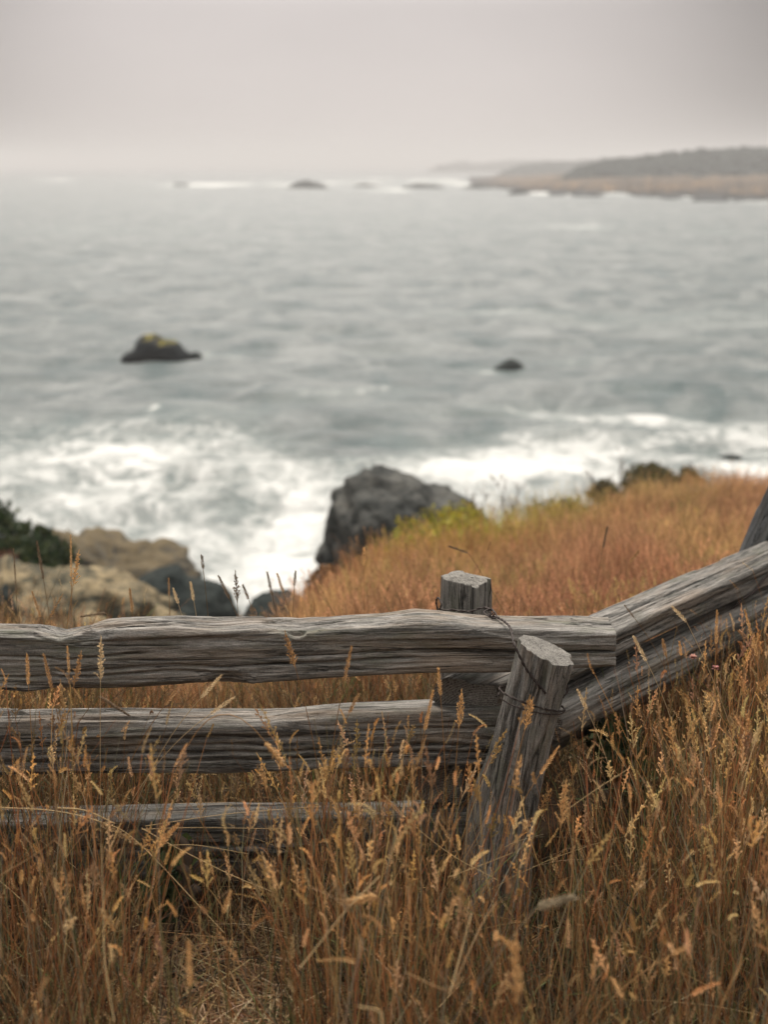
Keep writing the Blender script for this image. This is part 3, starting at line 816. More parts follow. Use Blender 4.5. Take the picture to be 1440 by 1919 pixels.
# posts
pb = at(868, 1560, 3.40); pt = at(876, 1085, 3.425)
pb = np.array(pt) + (np.array(pb) - pt) * 1.62
o = timber('post', pb, pt, [(-.050, -.046), (.046, -.050), (.052, .044), (-.044, .050)], fence, 41.7, 260, 120, up=(0, -1, 0), roll=R(-24), groove=0.006, big=0.005,
           slant1=(0.08, -0.06), cap_rough=0.005, chip=0.004, cracks=[((0.3, 1), 0.6, 1.2, 0.008, 0.0025), ((-0.6, 1), 0.5, 1.2, 0.007, 0.0025)])
tag(o, 'square sawn post standing behind the rails')
pt2 = at(1016, 1212, 3.085); pb2 = at(934, 1660, 3.00)
pb2 = np.array(pt2) + (np.array(pb2) - pt2) * 1.22
rp = [(math.cos(a) * .070 * (1 + .07 * math.sin(3 * a + 1)), math.sin(a) * .066 * (1 + .06 * math.sin(2 * a))) for a in np.linspace(0, 2 * np.pi, 14, endpoint=False)]
def post_prof(s):
    L = s[-1]; t = s / L
    w = 0.98 + 0.06 * np.sin(t * 5 + 0.5) + 0.10 * (1 - t)
    return w, w, 0.014 * np.sin(t * 4.2), 0.010 * np.sin(t * 5 + 2)
post_axis = (np.array(pb2), np.array(pt2))
o = timber('post', pb2, pt2, rp, fence, 53.3, 420, 170, up=(0, -1, 0), profile=post_prof, groove=0.0075, big=0.005, slant1=(0.24, -0.20), cap_rough=0.004, chip=0.0025, round_it=1, cut=0.2,
           cracks=[((0.5, 1), 0.15, 0.62, 0.014, 0.004), ((-0.4, 1), 0.0, 0.5, 0.012, 0.004), ((0.9, 0.6), 0.1, 0.66, 0.014, 0.004), ((-1, 0.7), 0.2, 0.6, 0.01, 0.003), ((0.1, 1), 0.3, 0.7, 0.01, 0.003)],
           )
tag(o, 'leaning round post bound with wire in front of the rails')
pt3 = at(1488, 915, 4.62); pb3 = at(1416, 1085, 4.56)
pb3 = np.array(pt3) + (np.array(pb3) - pt3) * 3.0
o = timber('post', pb3, pt3, [(-.06, -.052), (.052, -.06), (.062, .05), (-.05, .06)], fence, 61.9, 200, 80, up=(0, -1, 0), roll=R(20), groove=0.006, slant1=(0.2, 0), chip=0.004)
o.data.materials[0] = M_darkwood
tag(o, 'dark leaning post at the far end of the right rails')

def tube_pts(P, r, sides=7):
    P = np.array(P, float)
    T = np.gradient(P, axis=0); T /= np.linalg.norm(T, axis=1)[:, None]
    ref = np.array((0.31, 0.52, 0.79))
    N1 = np.cross(T, ref); N1 /= np.linalg.norm(N1, axis=1)[:, None]
    N2 = np.cross(T, N1)
    a = np.linspace(0, 2 * np.pi, sides, endpoint=False)
    rr = np.broadcast_to(np.asarray(r, float), (len(P),))
    V = P[:, None] + rr[:, None, None] * (np.cos(a)[None, :, None] * N1[:, None] + np.sin(a)[None, :, None] * N2[:, None])
    return V.reshape(-1, 3), grid_quads(len(P), sides, True)
def spline(P, n):
    P = np.array(P, float)
    Q = np.concatenate([2 * P[:1] - P[1:2], P, 2 * P[-1:] - P[-2:-1]])
    out = []
    segs = len(P) - 1
    for t in np.linspace(0, segs - 1e-6, n):
        i = int(t); f = t - i
        a, b, c, d = Q[i:i + 4]
        out.append(0.5 * (2 * b + (c - a) * f + (2 * a - 5 * b + 4 * c - d) * f * f + (3 * b - a - 3 * c + d) * f ** 3))
    return np.array(out)
def twisted(P, n, r, off, turns):
    """two strands twisted round one another"""
    C = spline(P, n)
    T = np.gradient(C, axis=0); T /= np.linalg.norm(T, axis=1)[:, None]
    N1 = np.cross(T, (0.31, 0.52, 0.79)); N1 /= np.linalg.norm(N1, axis=1)[:, None]
    N2 = np.cross(T, N1)
    V, Q, b = [], [], 0
    for k in (0, np.pi):
        a = np.linspace(0, 2 * np.pi * turns, n) + k
        v, q = tube_pts(C + off * (np.cos(a)[:, None] * N1 + np.sin(a)[:, None] * N2), r, 6)
        V.append(v); Q.append(q + b); b += len(v)
    return np.concatenate(V), np.concatenate(Q)
def post_ring(frac, tilt, r, n=30, a0=0, a1=2 * np.pi):
    c = post_axis[0] + (post_axis[1] - post_axis[0]) * frac
    ax = post_axis[1] - post_axis[0]; ax = ax / np.linalg.norm(ax)
    X = np.cross(ax, (0, 1, 0)); X /= np.linalg.norm(X); Yv = np.cross(ax, X)
    a = np.linspace(a0, a1, n)
    return np.array([c + r * (math.cos(t) * X + math.sin(t) * Yv) + ax * tilt(t) for t in a])
def wire():
    parts = []
    # loop on the square post, along the rail top
    loop = [at(822, 1146, 3.36), at(818, 1128, 3.37), at(822, 1120, 3.36), at(828, 1132, 3.33), at(826, 1143, 3.325), at(850, 1143, 3.315), at(880, 1146, 3.30), at(900, 1140, 3.30), at(915, 1140, 3.29), at(922, 1150, 3.27)]
    parts.append(twisted(loop, 130, 0.0014, 0.0013, 7))
    tie = [at(912, 1138, 3.33), at(920, 1146, 3.28), at(918, 1154, 3.26), at(935, 1158, 3.235), at(948, 1166, 3.20), at(957, 1176, 3.165), at(961, 1190, 3.11), at(964, 1205, 3.04), at(974, 1228, 3.018), at(988, 1255, 3.006), at(1004, 1276, 2.999), at(1016, 1290, 2.996), at(1024, 1300, 2.993)]
    parts.append(twisted(tie, 230, 0.0017, 0.0016, 13))
    knot = spline([at(912, 1140, 3.31), at(926, 1146, 3.26), at(916, 1154, 3.25), at(908, 1147, 3.27), at(922, 1141, 3.28), at(932, 1156, 3.24), at(922, 1158, 3.24), at(928, 1150, 3.245)], 90)
    parts.append(tube_pts(knot, 0.0018, 6))
    V, Q, b = [], [], 0
    for v, q in parts:
        V.append(v); Q.append(q + b); b += len(v)
    o = make_mesh('wire', np.concatenate(V) - np.array(fence.location), np.concatenate(Q), M_wire, fence)
    tag(o, 'rusty twisted wire running from the square post to the round post')
    parts = []
    ring = post_ring(0.823, lambda t: 0.010 * math.cos(t), 0.0775, 60, 0, 2 * np.pi * 1.02)
    parts.append(twisted(ring, 160, 0.0015, 0.0014, 10))
    ring2 = post_ring(0.812, lambda t: 0.006 * math.cos(t + 1), 0.0775, 60, 0.3, 2 * np.pi * 1.0)
    parts.append(tube_pts(ring2, 0.0017, 6))
    tail = spline([at(1048, 1300, 3.03), at(1060, 1302, 3.05), at(1066, 1292, 3.06), at(1060, 1280, 3.06), at(1063, 1296, 3.05), at(1056, 1308, 3.04)], 60)
    parts.append(tube_pts(tail, 0.0014, 6))
    V, Q, b = [], [], 0
    for v, q in parts:
        V.append(v); Q.append(q + b); b += len(v)
    o = make_mesh('wire', np.concatenate(V) - np.array(fence.location), np.concatenate(Q), M_wire, fence)
    tag(o, 'rusty wire wound twice round the leaning post')
    v, q = tube_pts(spline([at(1500, 1030, 4.3), at(1440, 1078, 4.25), at(1415, 1108, 4.2), at(1385, 1130, 4.15), at(1345, 1180, 4.12)], 60), 0.004, 6)
    o = make_mesh('wire', v - np.array(fence.location), q, M_wire, fence)
    tag(o, 'slack dark wire hanging off the right rails')
wire()

# ------------------------------------------------------------------ grass
class Soup:
    """many small four-cornered faces with a colour each"""
    def __init__(self): self.v, self.c = [], []
    def add(self, q, col):                     # q (n,4,3); col (n,3) or (n,4,3)
        q = np.asarray(q, np.float32)
        col = np.asarray(col, np.float32)
        if col.ndim == 1: col = np.repeat(col[None], len(q), 0)
        if col.ndim == 2: col = np.repeat(col[:, None], 4, 1)
        self.v.append(q.reshape(-1, 3)); self.c.append(col.reshape(-1, 3))
    def build(self, name, mat, parent=None, off=None):
        v = np.concatenate(self.v); c = np.concatenate(self.c)
        if off is not None: v = v - np.asarray(off, np.float32)
        return make_mesh(name, v, np.arange(len(v)).reshape(-1, 4), mat, parent, col=c, smooth=False)
def unit(a):
    return a / np.maximum(np.linalg.norm(a, axis=-1, keepdims=True), 1e-9)
def ribbons(P, w, side, col):
    """P (n,k,3) centre lines, w (n,k) half widths, side (n,3) -> quads"""
    A = P - side[:, None] * w[..., None]; B = P + side[:, None] * w[..., None]
    q = np.stack([A[:, :-1], B[:, :-1], B[:, 1:], A[:, 1:]], 2)
    n, k = q.shape[:2]
    if col.ndim == 2: cc = np.repeat(col[:, None], k, 1).reshape(-1, 3)
    else:
        cq = np.stack([col[:, :-1], col[:, :-1], col[:, 1:], col[:, 1:]], 2).reshape(-1, 4, 3)
        return q.reshape(-1, 4, 3), cq
    return q.reshape(-1, 4, 3), cc
def kites(p, d, side, ln, wd, fold=0.0):
    """pointed scales: p base, d direction, side, length, half width"""
    ln = ln[..., None]; wd = wd[..., None]
    m = p + d * ln * 0.42
    return np.stack([p, m + side * wd, p + d * ln, m - side * wd], -2)

C_STEM = np.array([(0.26, 0.105, 0.040), (0.31, 0.142, 0.056), (0.18, 0.075, 0.030), (0.36, 0.225, 0.095), (0.14, 0.100, 0.042), (0.22, 0.090, 0.038), (0.12, 0.065, 0.030), (0.22, 0.185, 0.12), (0.15, 0.13, 0.06)])
C_HEAD = np.array([(0.60, 0.36, 0.145), (0.66, 0.45, 0.21), (0.46, 0.25, 0.095), (0.58, 0.38, 0.19), (0.36, 0.22, 0.11), (0.58, 0.35, 0.14)])
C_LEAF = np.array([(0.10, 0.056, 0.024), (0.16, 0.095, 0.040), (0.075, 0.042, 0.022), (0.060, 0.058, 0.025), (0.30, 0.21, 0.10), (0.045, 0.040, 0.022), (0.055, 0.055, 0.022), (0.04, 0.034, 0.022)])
C_GREEN = np.array([(0.085, 0.105, 0.032), (0.12, 0.13, 0.040), (0.06, 0.085, 0.030)])
def pick(pal, n, var=0.22):
    c = pal[rng.integers(0, len(pal), n)]
    return c * (1 + rng.uniform(-var, var, (n, 1))) * (1 + rng.uniform(-.09, .09, (n, 3)))

def stems(soup, root, h, lean, laz, bend, w0, col, k=6, w_tip=0.55):
    n = len(root)
    t = np.linspace(0, 1, k)[None]
    hd = np.stack([np.cos(laz), np.sin(laz)], 1)
    hor = h[:, None] * (lean[:, None] * t + bend[:, None] * t ** 2.4)
    P = np.zeros((n, k, 3))
    P[..., 0] = root[:, 0:1] + hd[:, 0:1] * hor
    P[..., 1] = root[:, 1:2] + hd[:, 1:2] * hor
    P[..., 2] = root[:, 2:3] + h[:, None] * t * np.sqrt(np.clip(1 - (lean[:, None] + bend[:, None]) ** 2 * 0.35, .2, 1))
    wob = rng.normal(0, 0.010, (n, 2))
    P[..., 0] += wob[:, 0:1] * np.sin(t * 6 + rng.uniform(0, 6, (n, 1)))
    yaw = rng.normal(0, 0.5, n)
    side = np.stack([np.cos(yaw), np.sin(yaw), np.zeros(n)], 1)
    W = w0[:, None] * (1 - (1 - w_tip) * t)
    q, c = ribbons(P, W, side, col)
    soup.add(q, c)
    d = unit(P[:, -1] - P[:, -2])
    return P[:, -1], d
def spikes(soup, base, d, length, rad, m, col, curl=None, fuzz=1.0):
    """cylindrical seed heads of m scales each"""
    n = len(base)
    t = (np.arange(m)[None] + rng.uniform(0, 1, (n, m))) / m
    ref = np.array((0.2, 0.9, 0.1))
    s1 = unit(np.cross(d, ref)); s2 = np.cross(d, s1)
    ph = np.arange(m)[None] * 2.39996 + rng.uniform(0, 6.28, (n, 1))
    rad_v = np.cos(ph)[..., None] * s1[:, None] + np.sin(ph)[..., None] * s2[:, None]
    prof = (np.sin(np.clip(t * 0.86 + 0.14, 0, 1) * np.pi) ** 0.55) * (1 - 0.35 * t)
    cv = np.zeros((n, m, 3))
    if curl is not None:
        cv = curl[:, None, :] * (t ** 2)[..., None] * length[:, None, None]
    p = base[:, None] + d[:, None] * (t * length[:, None])[..., None] + cv + rad_v * (rad[:, None] * prof * 0.35)[..., None]
    dd = unit(d[:, None] * rng.uniform(0.75, 1.25, (n, m, 1)) + rad_v * (0.30 + 0.55 * prof[..., None]) * fuzz + rng.normal(0, .10, (n, m, 3)))
    sd = unit(np.cross(dd, rad_v + 1e-3))
    ln = rad[:, None] * rng.uniform(0.75, 1.45, (n, m))
    q = kites(p, dd, sd, ln, ln * 0.17)
    cc = np.repeat(col[:, None], m, 1) * rng.uniform(0.62, 1.35, (n, m, 1))
    soup.add(q.reshape(-1, 4, 3), cc.reshape(-1, 3))
def panicles(soup, base, d, length, rad, nb, m, col, wid=0.0007):
    """open plumes: nb fine branches with m small spikelets each"""
    n = len(base)
    ref = np.array((0.2, 0.9, 0.1))
    s1 = unit(np.cross(d, ref)); s2 = np.cross(d, s1)
    tb = (np.arange(nb)[None] + rng.uniform(0, 1, (n, nb))) / nb
    ph = np.arange(nb)[None] * 2.39996 + rng.uniform(0, 6.28, (n, 1))
    rv = np.cos(ph)[..., None] * s1[:, None] + np.sin(ph)[..., None] * s2[:, None]
    bl = rad[:, None] * (1.25 - tb) * rng.uniform(.6, 1.2, (n, nb))
    p0 = base[:, None] + d[:, None] * (tb * length[:, None] * 0.85)[..., None]
    bd = unit(d[:, None] * 1.0 + rv * rng.uniform(.35, .9, (n, nb, 1)))
    p1 = p0 + bd * bl[..., None]
    P = np.stack([p0, p1], 2).reshape(-1, 2, 3)
    sd = unit(np.cross(bd, np.array((.3, 1, .2)))).reshape(-1, 3)
    q, c = ribbons(P, np.full((len(P), 2), wid), sd, np.repeat(col[:, None], nb, 1).reshape(-1, 3) * .8)
    soup.add(q, c)
    # axis
    Pa = np.stack([base, base + d * length[:, None]], 1)
    q, c = ribbons(Pa, np.full((n, 2), wid * 1.3), s1, col * .8)
    soup.add(q, c)
    tm = rng.uniform(0.25, 1.0, (n, nb, m))
    p = p0[:, :, None] + bd[:, :, None] * (tm * bl[..., None])[..., None]
    dd = unit(bd[:, :, None] + rng.normal(0, .45, (n, nb, m, 3)))
    sd = unit(np.cross(dd, np.array((.2, 1, .15)) + rng.normal(0, .3, (n, nb, m, 3))))
    ln = rng.uniform(0.004, 0.0075, (n, nb, m)) * (rad[:, None, None] / 0.02) ** .3
    q = kites(p, dd, sd, ln, ln * 0.24)
    cc = np.repeat(col[:, None], nb * m, 1) * rng.uniform(0.7, 1.4, (n, nb * m, 1))
    soup.add(q.reshape(-1, 4, 3), cc.reshape(-1, 3))
def blades(soup, root, L, el, az, droop, w0, col, k=5):
    """arching leaves"""
    n = len(root)
    t = np.linspace(0, 1, k)[None]
    hd = np.stack([np.cos(az), np.sin(az)], 1)
    hor = L[:, None] * np.cos(el)[:, None] * (t + 0.25 * t ** 2)
    up = L[:, None] * (np.sin(el)[:, None] * t - droop[:, None] * t ** 2.2)
    P = np.zeros((n, k, 3))
    P[..., 0] = root[:, 0:1] + hd[:, 0:1] * hor
    P[..., 1] = root[:, 1:2] + hd[:, 1:2] * hor
    P[..., 2] = np.maximum(root[:, 2:3] + up, root[:, 2:3] + 0.006)
    side = np.stack([-hd[:, 1], hd[:, 0], rng.normal(0, .4, n)], 1)
    tw = rng.normal(0, .7, n)
    side = unit(side + tw[:, None] * np.stack([hd[:, 0] * 0, hd[:, 1] * 0, np.ones(n)], 1))
    W = w0[:, None] * np.sqrt(np.clip(1 - t ** 1.6, 0.02, 1)) * (0.6 + .4 * np.minimum(t * 4, 1))
    q, c = ribbons(P, W, side, col)
    soup.add(q, c)

def fence_clear(x, y):
    """False where a rail or post stands"""
    yl = 3.22 + 0.04 * (x + 1.15) / 1.7
    ok = ~((np.abs(y - yl) < 0.10) & (x < 0.62))
    A = np.array(E1[:2]); D = np.array((dirR.x, dirR.y)); Ln = np.linalg.norm(D); D = D / Ln
    rel = np.stack([x - A[0], y - A[1]], 1)
    s = rel @ D; c = rel[:, 0] * D[1] - rel[:, 1] * D[0]
    ok &= ~((np.abs(c) < 0.10) & (s > -0.1) & (s < Ln * 2))
    ok &= ~(np.hypot(x - post_axis[0][0], y - post_axis[0][1]) < 0.09)
    return ok
def uof(x, y): return 720 + 2597 * x / np.maximum(y, .3)
def scatter(n, y0, y1, tmax=0.46, pad=0.25):
    y = np.sqrt(rng.uniform(y0 ** 2, y1 ** 2, n))
    x = rng.uniform(-1, 1, n) * (tmax * y + pad)
    return x, y

# ---- the stand of grass round the fence
def foreground():
    S = Soup(); Lf = Soup()
    # tall flowering stalks, thicker in clumps
    x, y = scatter(34000, 1.55, 4.6, 0.56)
    u = uof(x, y)
    infront = y < 3.12
    clump = n2(x, y, 3.2, 5.0, 2) + 0.5 * n2(x, y, 9.0, 6.0, 1)
    dens = np.interp(u, [-200, 0, 230, 300, 500, 540, 640, 880, 930, 1010, 1070, 1200, 1440, 1700], [.85, .9, .75, .22, .22, .65, .9, .9, .42, .3, .5, .85, 1, 1])
    keep = rng.uniform(0, 1, len(x)) < dens * np.clip(0.30 + 1.1 * clump, 0.03, 1) * np.where(y < 2.2, .36, 1.0)
    # the tops of the stalks: higher towards the right, low in the trodden gap
    vt = np.interp(u, [-200, 0, 230, 300, 480, 540, 700, 880, 960, 1040, 1120, 1250, 1440, 1700], [1310, 1300, 1340, 1440, 1450, 1390, 1360, 1360, 1440, 1430, 1380, 1265, 1165, 1110])
    hmax = CAMZ - y * np.tan(PITCH - np.arctan((959.5 - vt) / F))
    hcap = np.where(infront, .70, .66)
    hcap = np.where((y > 3.12) & (u < 1100), np.interp(u, [0, 600, 1000], [.60, .58, .55]), hcap)
    h = np.clip(np.minimum(hmax, hcap), .16, .85) * rng.beta(4.0, 1.6, len(x)) * rng.uniform(.85, 1.1, len(x))
    keep &= fence_clear(x, y) & (h > .14)
    x, y, h, u = x[keep], y[keep], h[keep], u[keep]
    n = len(x)
    root = np.stack([x, y, ground(x, y) - .01], 1)
    lean = np.abs(rng.normal(0, .13, n)); laz = rng.uniform(0, 6.28, n); bend = np.abs(rng.normal(0, .09, n))
    far = rng.uniform(0, 1, n) < .10
    lean[far] += rng.uniform(.2, .6, far.sum())
    col = pick(C_STEM, n)
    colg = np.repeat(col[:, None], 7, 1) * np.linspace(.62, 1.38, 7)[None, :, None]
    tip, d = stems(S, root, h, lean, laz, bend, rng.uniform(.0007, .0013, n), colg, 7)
    kind = rng.uniform(0, 1, n)
    hc = pick(C_HEAD, n, .3)
    dk = rng.uniform(0, 1, n) < .12
    hc[dk] *= .5
    d2_ = unit(d + rng.normal(0, .16, (n, 3)))
    a = (kind < .58) & ((h > .3) | (rng.uniform(0, 1, n) < .45)) & ((y > 2.15) | (rng.uniform(0, 1, n) < .5))
    curl = np.stack([rng.normal(0, .25, n), rng.normal(0, .25, n), -np.abs(rng.normal(0, .22, n))], 1)
    for rr_, mm in ((a & (h > .3), 84), (a & (h <= .3), 48)):
        if rr_.any():
            spikes(S, tip[rr_], d2_[rr_], rng.uniform(.024, .062, rr_.sum()), rng.uniform(.0028, .0054, rr_.sum()), mm, hc[rr_], curl[rr_])
    b = (kind >= .58) & (kind < .86) & (y > 2.1)
    panicles(S, tip[b], d2_[b], rng.uniform(.05, .10, b.sum()), rng.uniform(.009, .019, b.sum()), 12, 5, hc[b] * np.array((1.05, 1.08, 1.15)))
    # understorey: short stems and arching leaves
    x, y = scatter(72000, 1.35, 4.7, 0.56)
    u = uof(x, y)
    gap = np.exp(-(((x + .36) / .20) ** 2 + ((y - 2.72) / .30) ** 2))          # the trodden gap under the lowest rail
    keep = (rng.uniform(0, 1, len(x)) < np.clip(.75 + .8 * n2(x, y, 2.6, 9.0, 2), .12, 1) * (1 - .86 * gap)) & fence_clear(x, y)
    x, y, u = x[keep], y[keep], u[keep]
    n = len(x)
    root = np.stack([x, y, ground(x, y) - .01], 1)
    hm = np.interp(u, [-200, 0, 260, 330, 500, 560, 900, 1050, 1200, 1440], [.50, .50, .46, .30, .32, .44, .46, .40, .46, .52])
    h = hm * rng.beta(2.2, 1.6, n) * 1.12
    mstem = rng.uniform(0, 1, n) < .46
    i = mstem
    tip, d = stems(S, root[i], h[i], np.abs(rng.normal(0, .2, i.sum())), rng.uniform(0, 6.28, i.sum()), np.abs(rng.normal(0, .2, i.sum())), rng.uniform(.0006, .0011, i.sum()), pick(C_STEM, i.sum(), .35) * .84, 5)
    hh = rng.uniform(0, 1, i.sum()) < .26
    spikes(S, tip[hh], unit(d[hh] + rng.normal(0, .25, (hh.sum(), 3))), rng.uniform(.02, .045, hh.sum()), rng.uniform(.0026, .0046, hh.sum()), 30, pick(C_HEAD, hh.sum(), .3) * .9)
    j = ~mstem
    nj = j.sum()
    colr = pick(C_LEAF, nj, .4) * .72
    gr = (rng.uniform(0, 1, nj) < np.clip(.17 + .8 * n2(x[j], y[j], 1.7, 15.0, 2), 0.06, .6))
    colr[gr] = pick(C_GREEN, gr.sum(), .25)
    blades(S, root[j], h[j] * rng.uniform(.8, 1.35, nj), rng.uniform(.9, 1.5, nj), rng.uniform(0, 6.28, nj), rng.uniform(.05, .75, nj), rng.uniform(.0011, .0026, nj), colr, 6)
    # fallen straw on the ground
    x, y = scatter(6400, 1.5, 4.4, 0.56)
    extra = 1700
    x = np.concatenate([x, rng.normal(-.34, .16, extra)]); y = np.concatenate([y, rng.normal(2.62, .20, extra)])
    k = fence_clear(x, y); x, y = x[k], y[k]
    n = len(x)
    az = rng.uniform(0, 6.28, n); L = rng.uniform(.04, .22, n)
    z = ground(x, y) + rng.uniform(.004, .07, n) * rng.uniform(.1, 1, n)
    P = np.zeros((n, 4, 3)); t = np.linspace(-.5, .5, 4)[None]
    P[..., 0] = x[:, None] + np.cos(az)[:, None] * L[:, None] * t; P[..., 1] = y[:, None] + np.sin(az)[:, None] * L[:, None] * t
    P[..., 2] = z[:, None] + L[:, None] * rng.normal(0, .16, (n, 1)) * t + L[:, None] * rng.uniform(.0, .35, (n, 1)) * (.25 - t ** 2)
    sd = np.stack([-np.sin(az), np.cos(az), rng.normal(0, .5, n)], 1)
    q, c = ribbons(P, np.repeat(rng.uniform(.0009, .0020, (n, 1)), 4, 1), unit(sd), pick(np.array([(.46, .34, .19), (.36, .23, .11), (.24, .14, .07), (.16, .10, .055)]), n))
    Lf.add(q, c)
    # slanting straws
    n = 220
    x, y = scatter(n, 1.8, 3.6, .33)
    k = fence_clear(x, y); x, y = x[k], y[k]; n = len(x)
    root = np.stack([x, y, ground(x, y) + rng.uniform(.0, .12, n)], 1)
    blades(S, root, rng.uniform(.18, .45, n), rng.uniform(.25, 1.1, n), np.where(rng.uniform(0, 1, n) < .5, 0, np.pi) + rng.normal(0, .6, n), rng.uniform(0, .3, n), rng.uniform(.0008, .0014, n), pick(np.array([(.55, .42, .24), (.48, .31, .15), (.42, .26, .12)]), n), 6)
    tag(S.build('dry_grass', M_grass), 'tall dry golden brown grass round the fence', kind='stuff')
    tag(Lf.build('straw_litter', M_grass), 'fallen straw lying matted on the soil', kind='stuff')
foreground()

# ---- the meadow beyond
def meadow_tint(x, y, n):
    c = np.tile(np.array((0.39, 0.207, 0.112)), (n, 1))
    a = n2(x, y, 0.55, 21.0, 3); b = n2(x, y, 1.6, 22.0, 2)
    def mixc(w, col):
        nonlocal c
        w = np.clip(w, 0, 1)[:, None]
        c = c * (1 - w) + np.array(col) * w
    mixc(sst(-.05, .45, a) * .7, (.46, .30, .125))
    mixc(sst(.1, .5, -a) * .75, (.30, .135, .075))
    mixc(sst(.05, .35, b) * .7, (.23, .21, .065))
    mixc(sst(.1, .45, n2(x, y, 1.1, 27.0, 2)) * .55, (.20, .10, .055))
    for (u, v, yy, rx, ry, col, w) in ((800, 1000, 11.2, .75, 1.0, (.36, .36, .03), .95), (880, 985, 11.6, .5, .8, (.34, .34, .04), .9), (740, 1005, 10.2, .25, .5, (.48, .35, .05), .8), (1050, 957, 13.8, .55, .9, (.34, .31, .06), .8), (830, 1090, 7.5, .35, .7, (.30, .26, .075), .6),
                                    (1270, 950, 14.2, .7, 1.3, (.34, .27, .075), .75), (1390, 905, 18.5, 1.6, 2.2, (.52, .20, .055), .95), (1230, 925, 16.2, .8, 1.2, (.50, .34, .15), .8), (1340, 965, 13.0, .6, .8, (.22, .085, .065), .6),
                                    (640, 1110, 8.0, .6, .9, (.30, .13, .07), .7), (760, 1060, 9.0, .5, .8, (.42, .17, .07), .6), (1180, 1010, 10.0, .6, 1.0, (.40, .19, .10), .5)):
        p = at(u, v, yy)
        mixc(1.15 * w * np.exp(-(((x - p[0]) / rx) ** 2 + ((y - p[1]) / ry) ** 2) * .55) * (.75 + .9 * n2(x, y, 2.0, 61.0, 2)), col)
    c = c * (1 + .8 * n2(x, y, 1.9, 41.0, 3) + .35 * n2(x, y, 5.0, 43.0, 2))[:, None] * 1.22
    return np.clip(c, .01, .7)
def meadow():
    S = Soup()
    for (n, y0, y1, w, m, hw) in ((34000, 4.3, 8.0, .0013, 20, 1.0), (30000, 8.0, 13.0, .0022, 12, 1.35), (26000, 13.0, 21.5, .0034, 8, 1.9)):
        x, y = scatter(n, y0, y1, .42, .3)
        k = (y < edge_r(x, y) + .35) & fence_clear(x, y)
        x, y = x[k], y[k]; n = len(x)
        root = np.stack([x, y, ground(x, y) - .02], 1)
        u = uof(x, y)
        h = np.interp(u, [300, 500, 700, 1000, 1440], [.34, .30, .29, .30, .30]) * rng.beta(4, 2, n) * 1.15
        h *= np.clip(1 + 1.0 * n2(x, y, .9, 31.0, 3) + .6 * n2(x, y, 3.0, 33.0, 2), .25, 1.9)
        tint = meadow_tint(x, y, n) * rng.uniform(.62, 1.38, (n, 1))
        dk = rng.uniform(0, 1, n) < .14
        tint[dk] *= .36
        tip, d = stems(S, root, h, np.abs(rng.normal(0, .16, n)), rng.uniform(0, 6.28, n), np.abs(rng.normal(0, .12, n)), np.full(n, w) * rng.uniform(.7, 1.3, n), tint * .85, 4)
        spikes(S, tip, unit(d + rng.normal(0, .2, (n, 3))), rng.uniform(.04, .08, n), rng.uniform(.006, .010, n) * hw, m, tint * 1.18)
        # leaves low between the stems
        n2_ = int(n * .9)
        i = rng.integers(0, n, n2_)
        rt = root[i] + np.stack([rng.normal(0, .05, n2_), rng.normal(0, .05, n2_), np.zeros(n2_)], 1)
        blades(S, rt, rng.uniform(.12, .34, n2_), rng.uniform(.6, 1.5, n2_), rng.uniform(0, 6.28, n2_), rng.uniform(.05, .6, n2_), rng.uniform(.002, .0035, n2_) * hw, tint[i] * rng.uniform(.5, 1.1, (n2_, 1)), 4)
    tag(S.build('meadow_grass', M_grass), 'orange brown meadow grass beyond the fence', kind='stuff')
meadow()

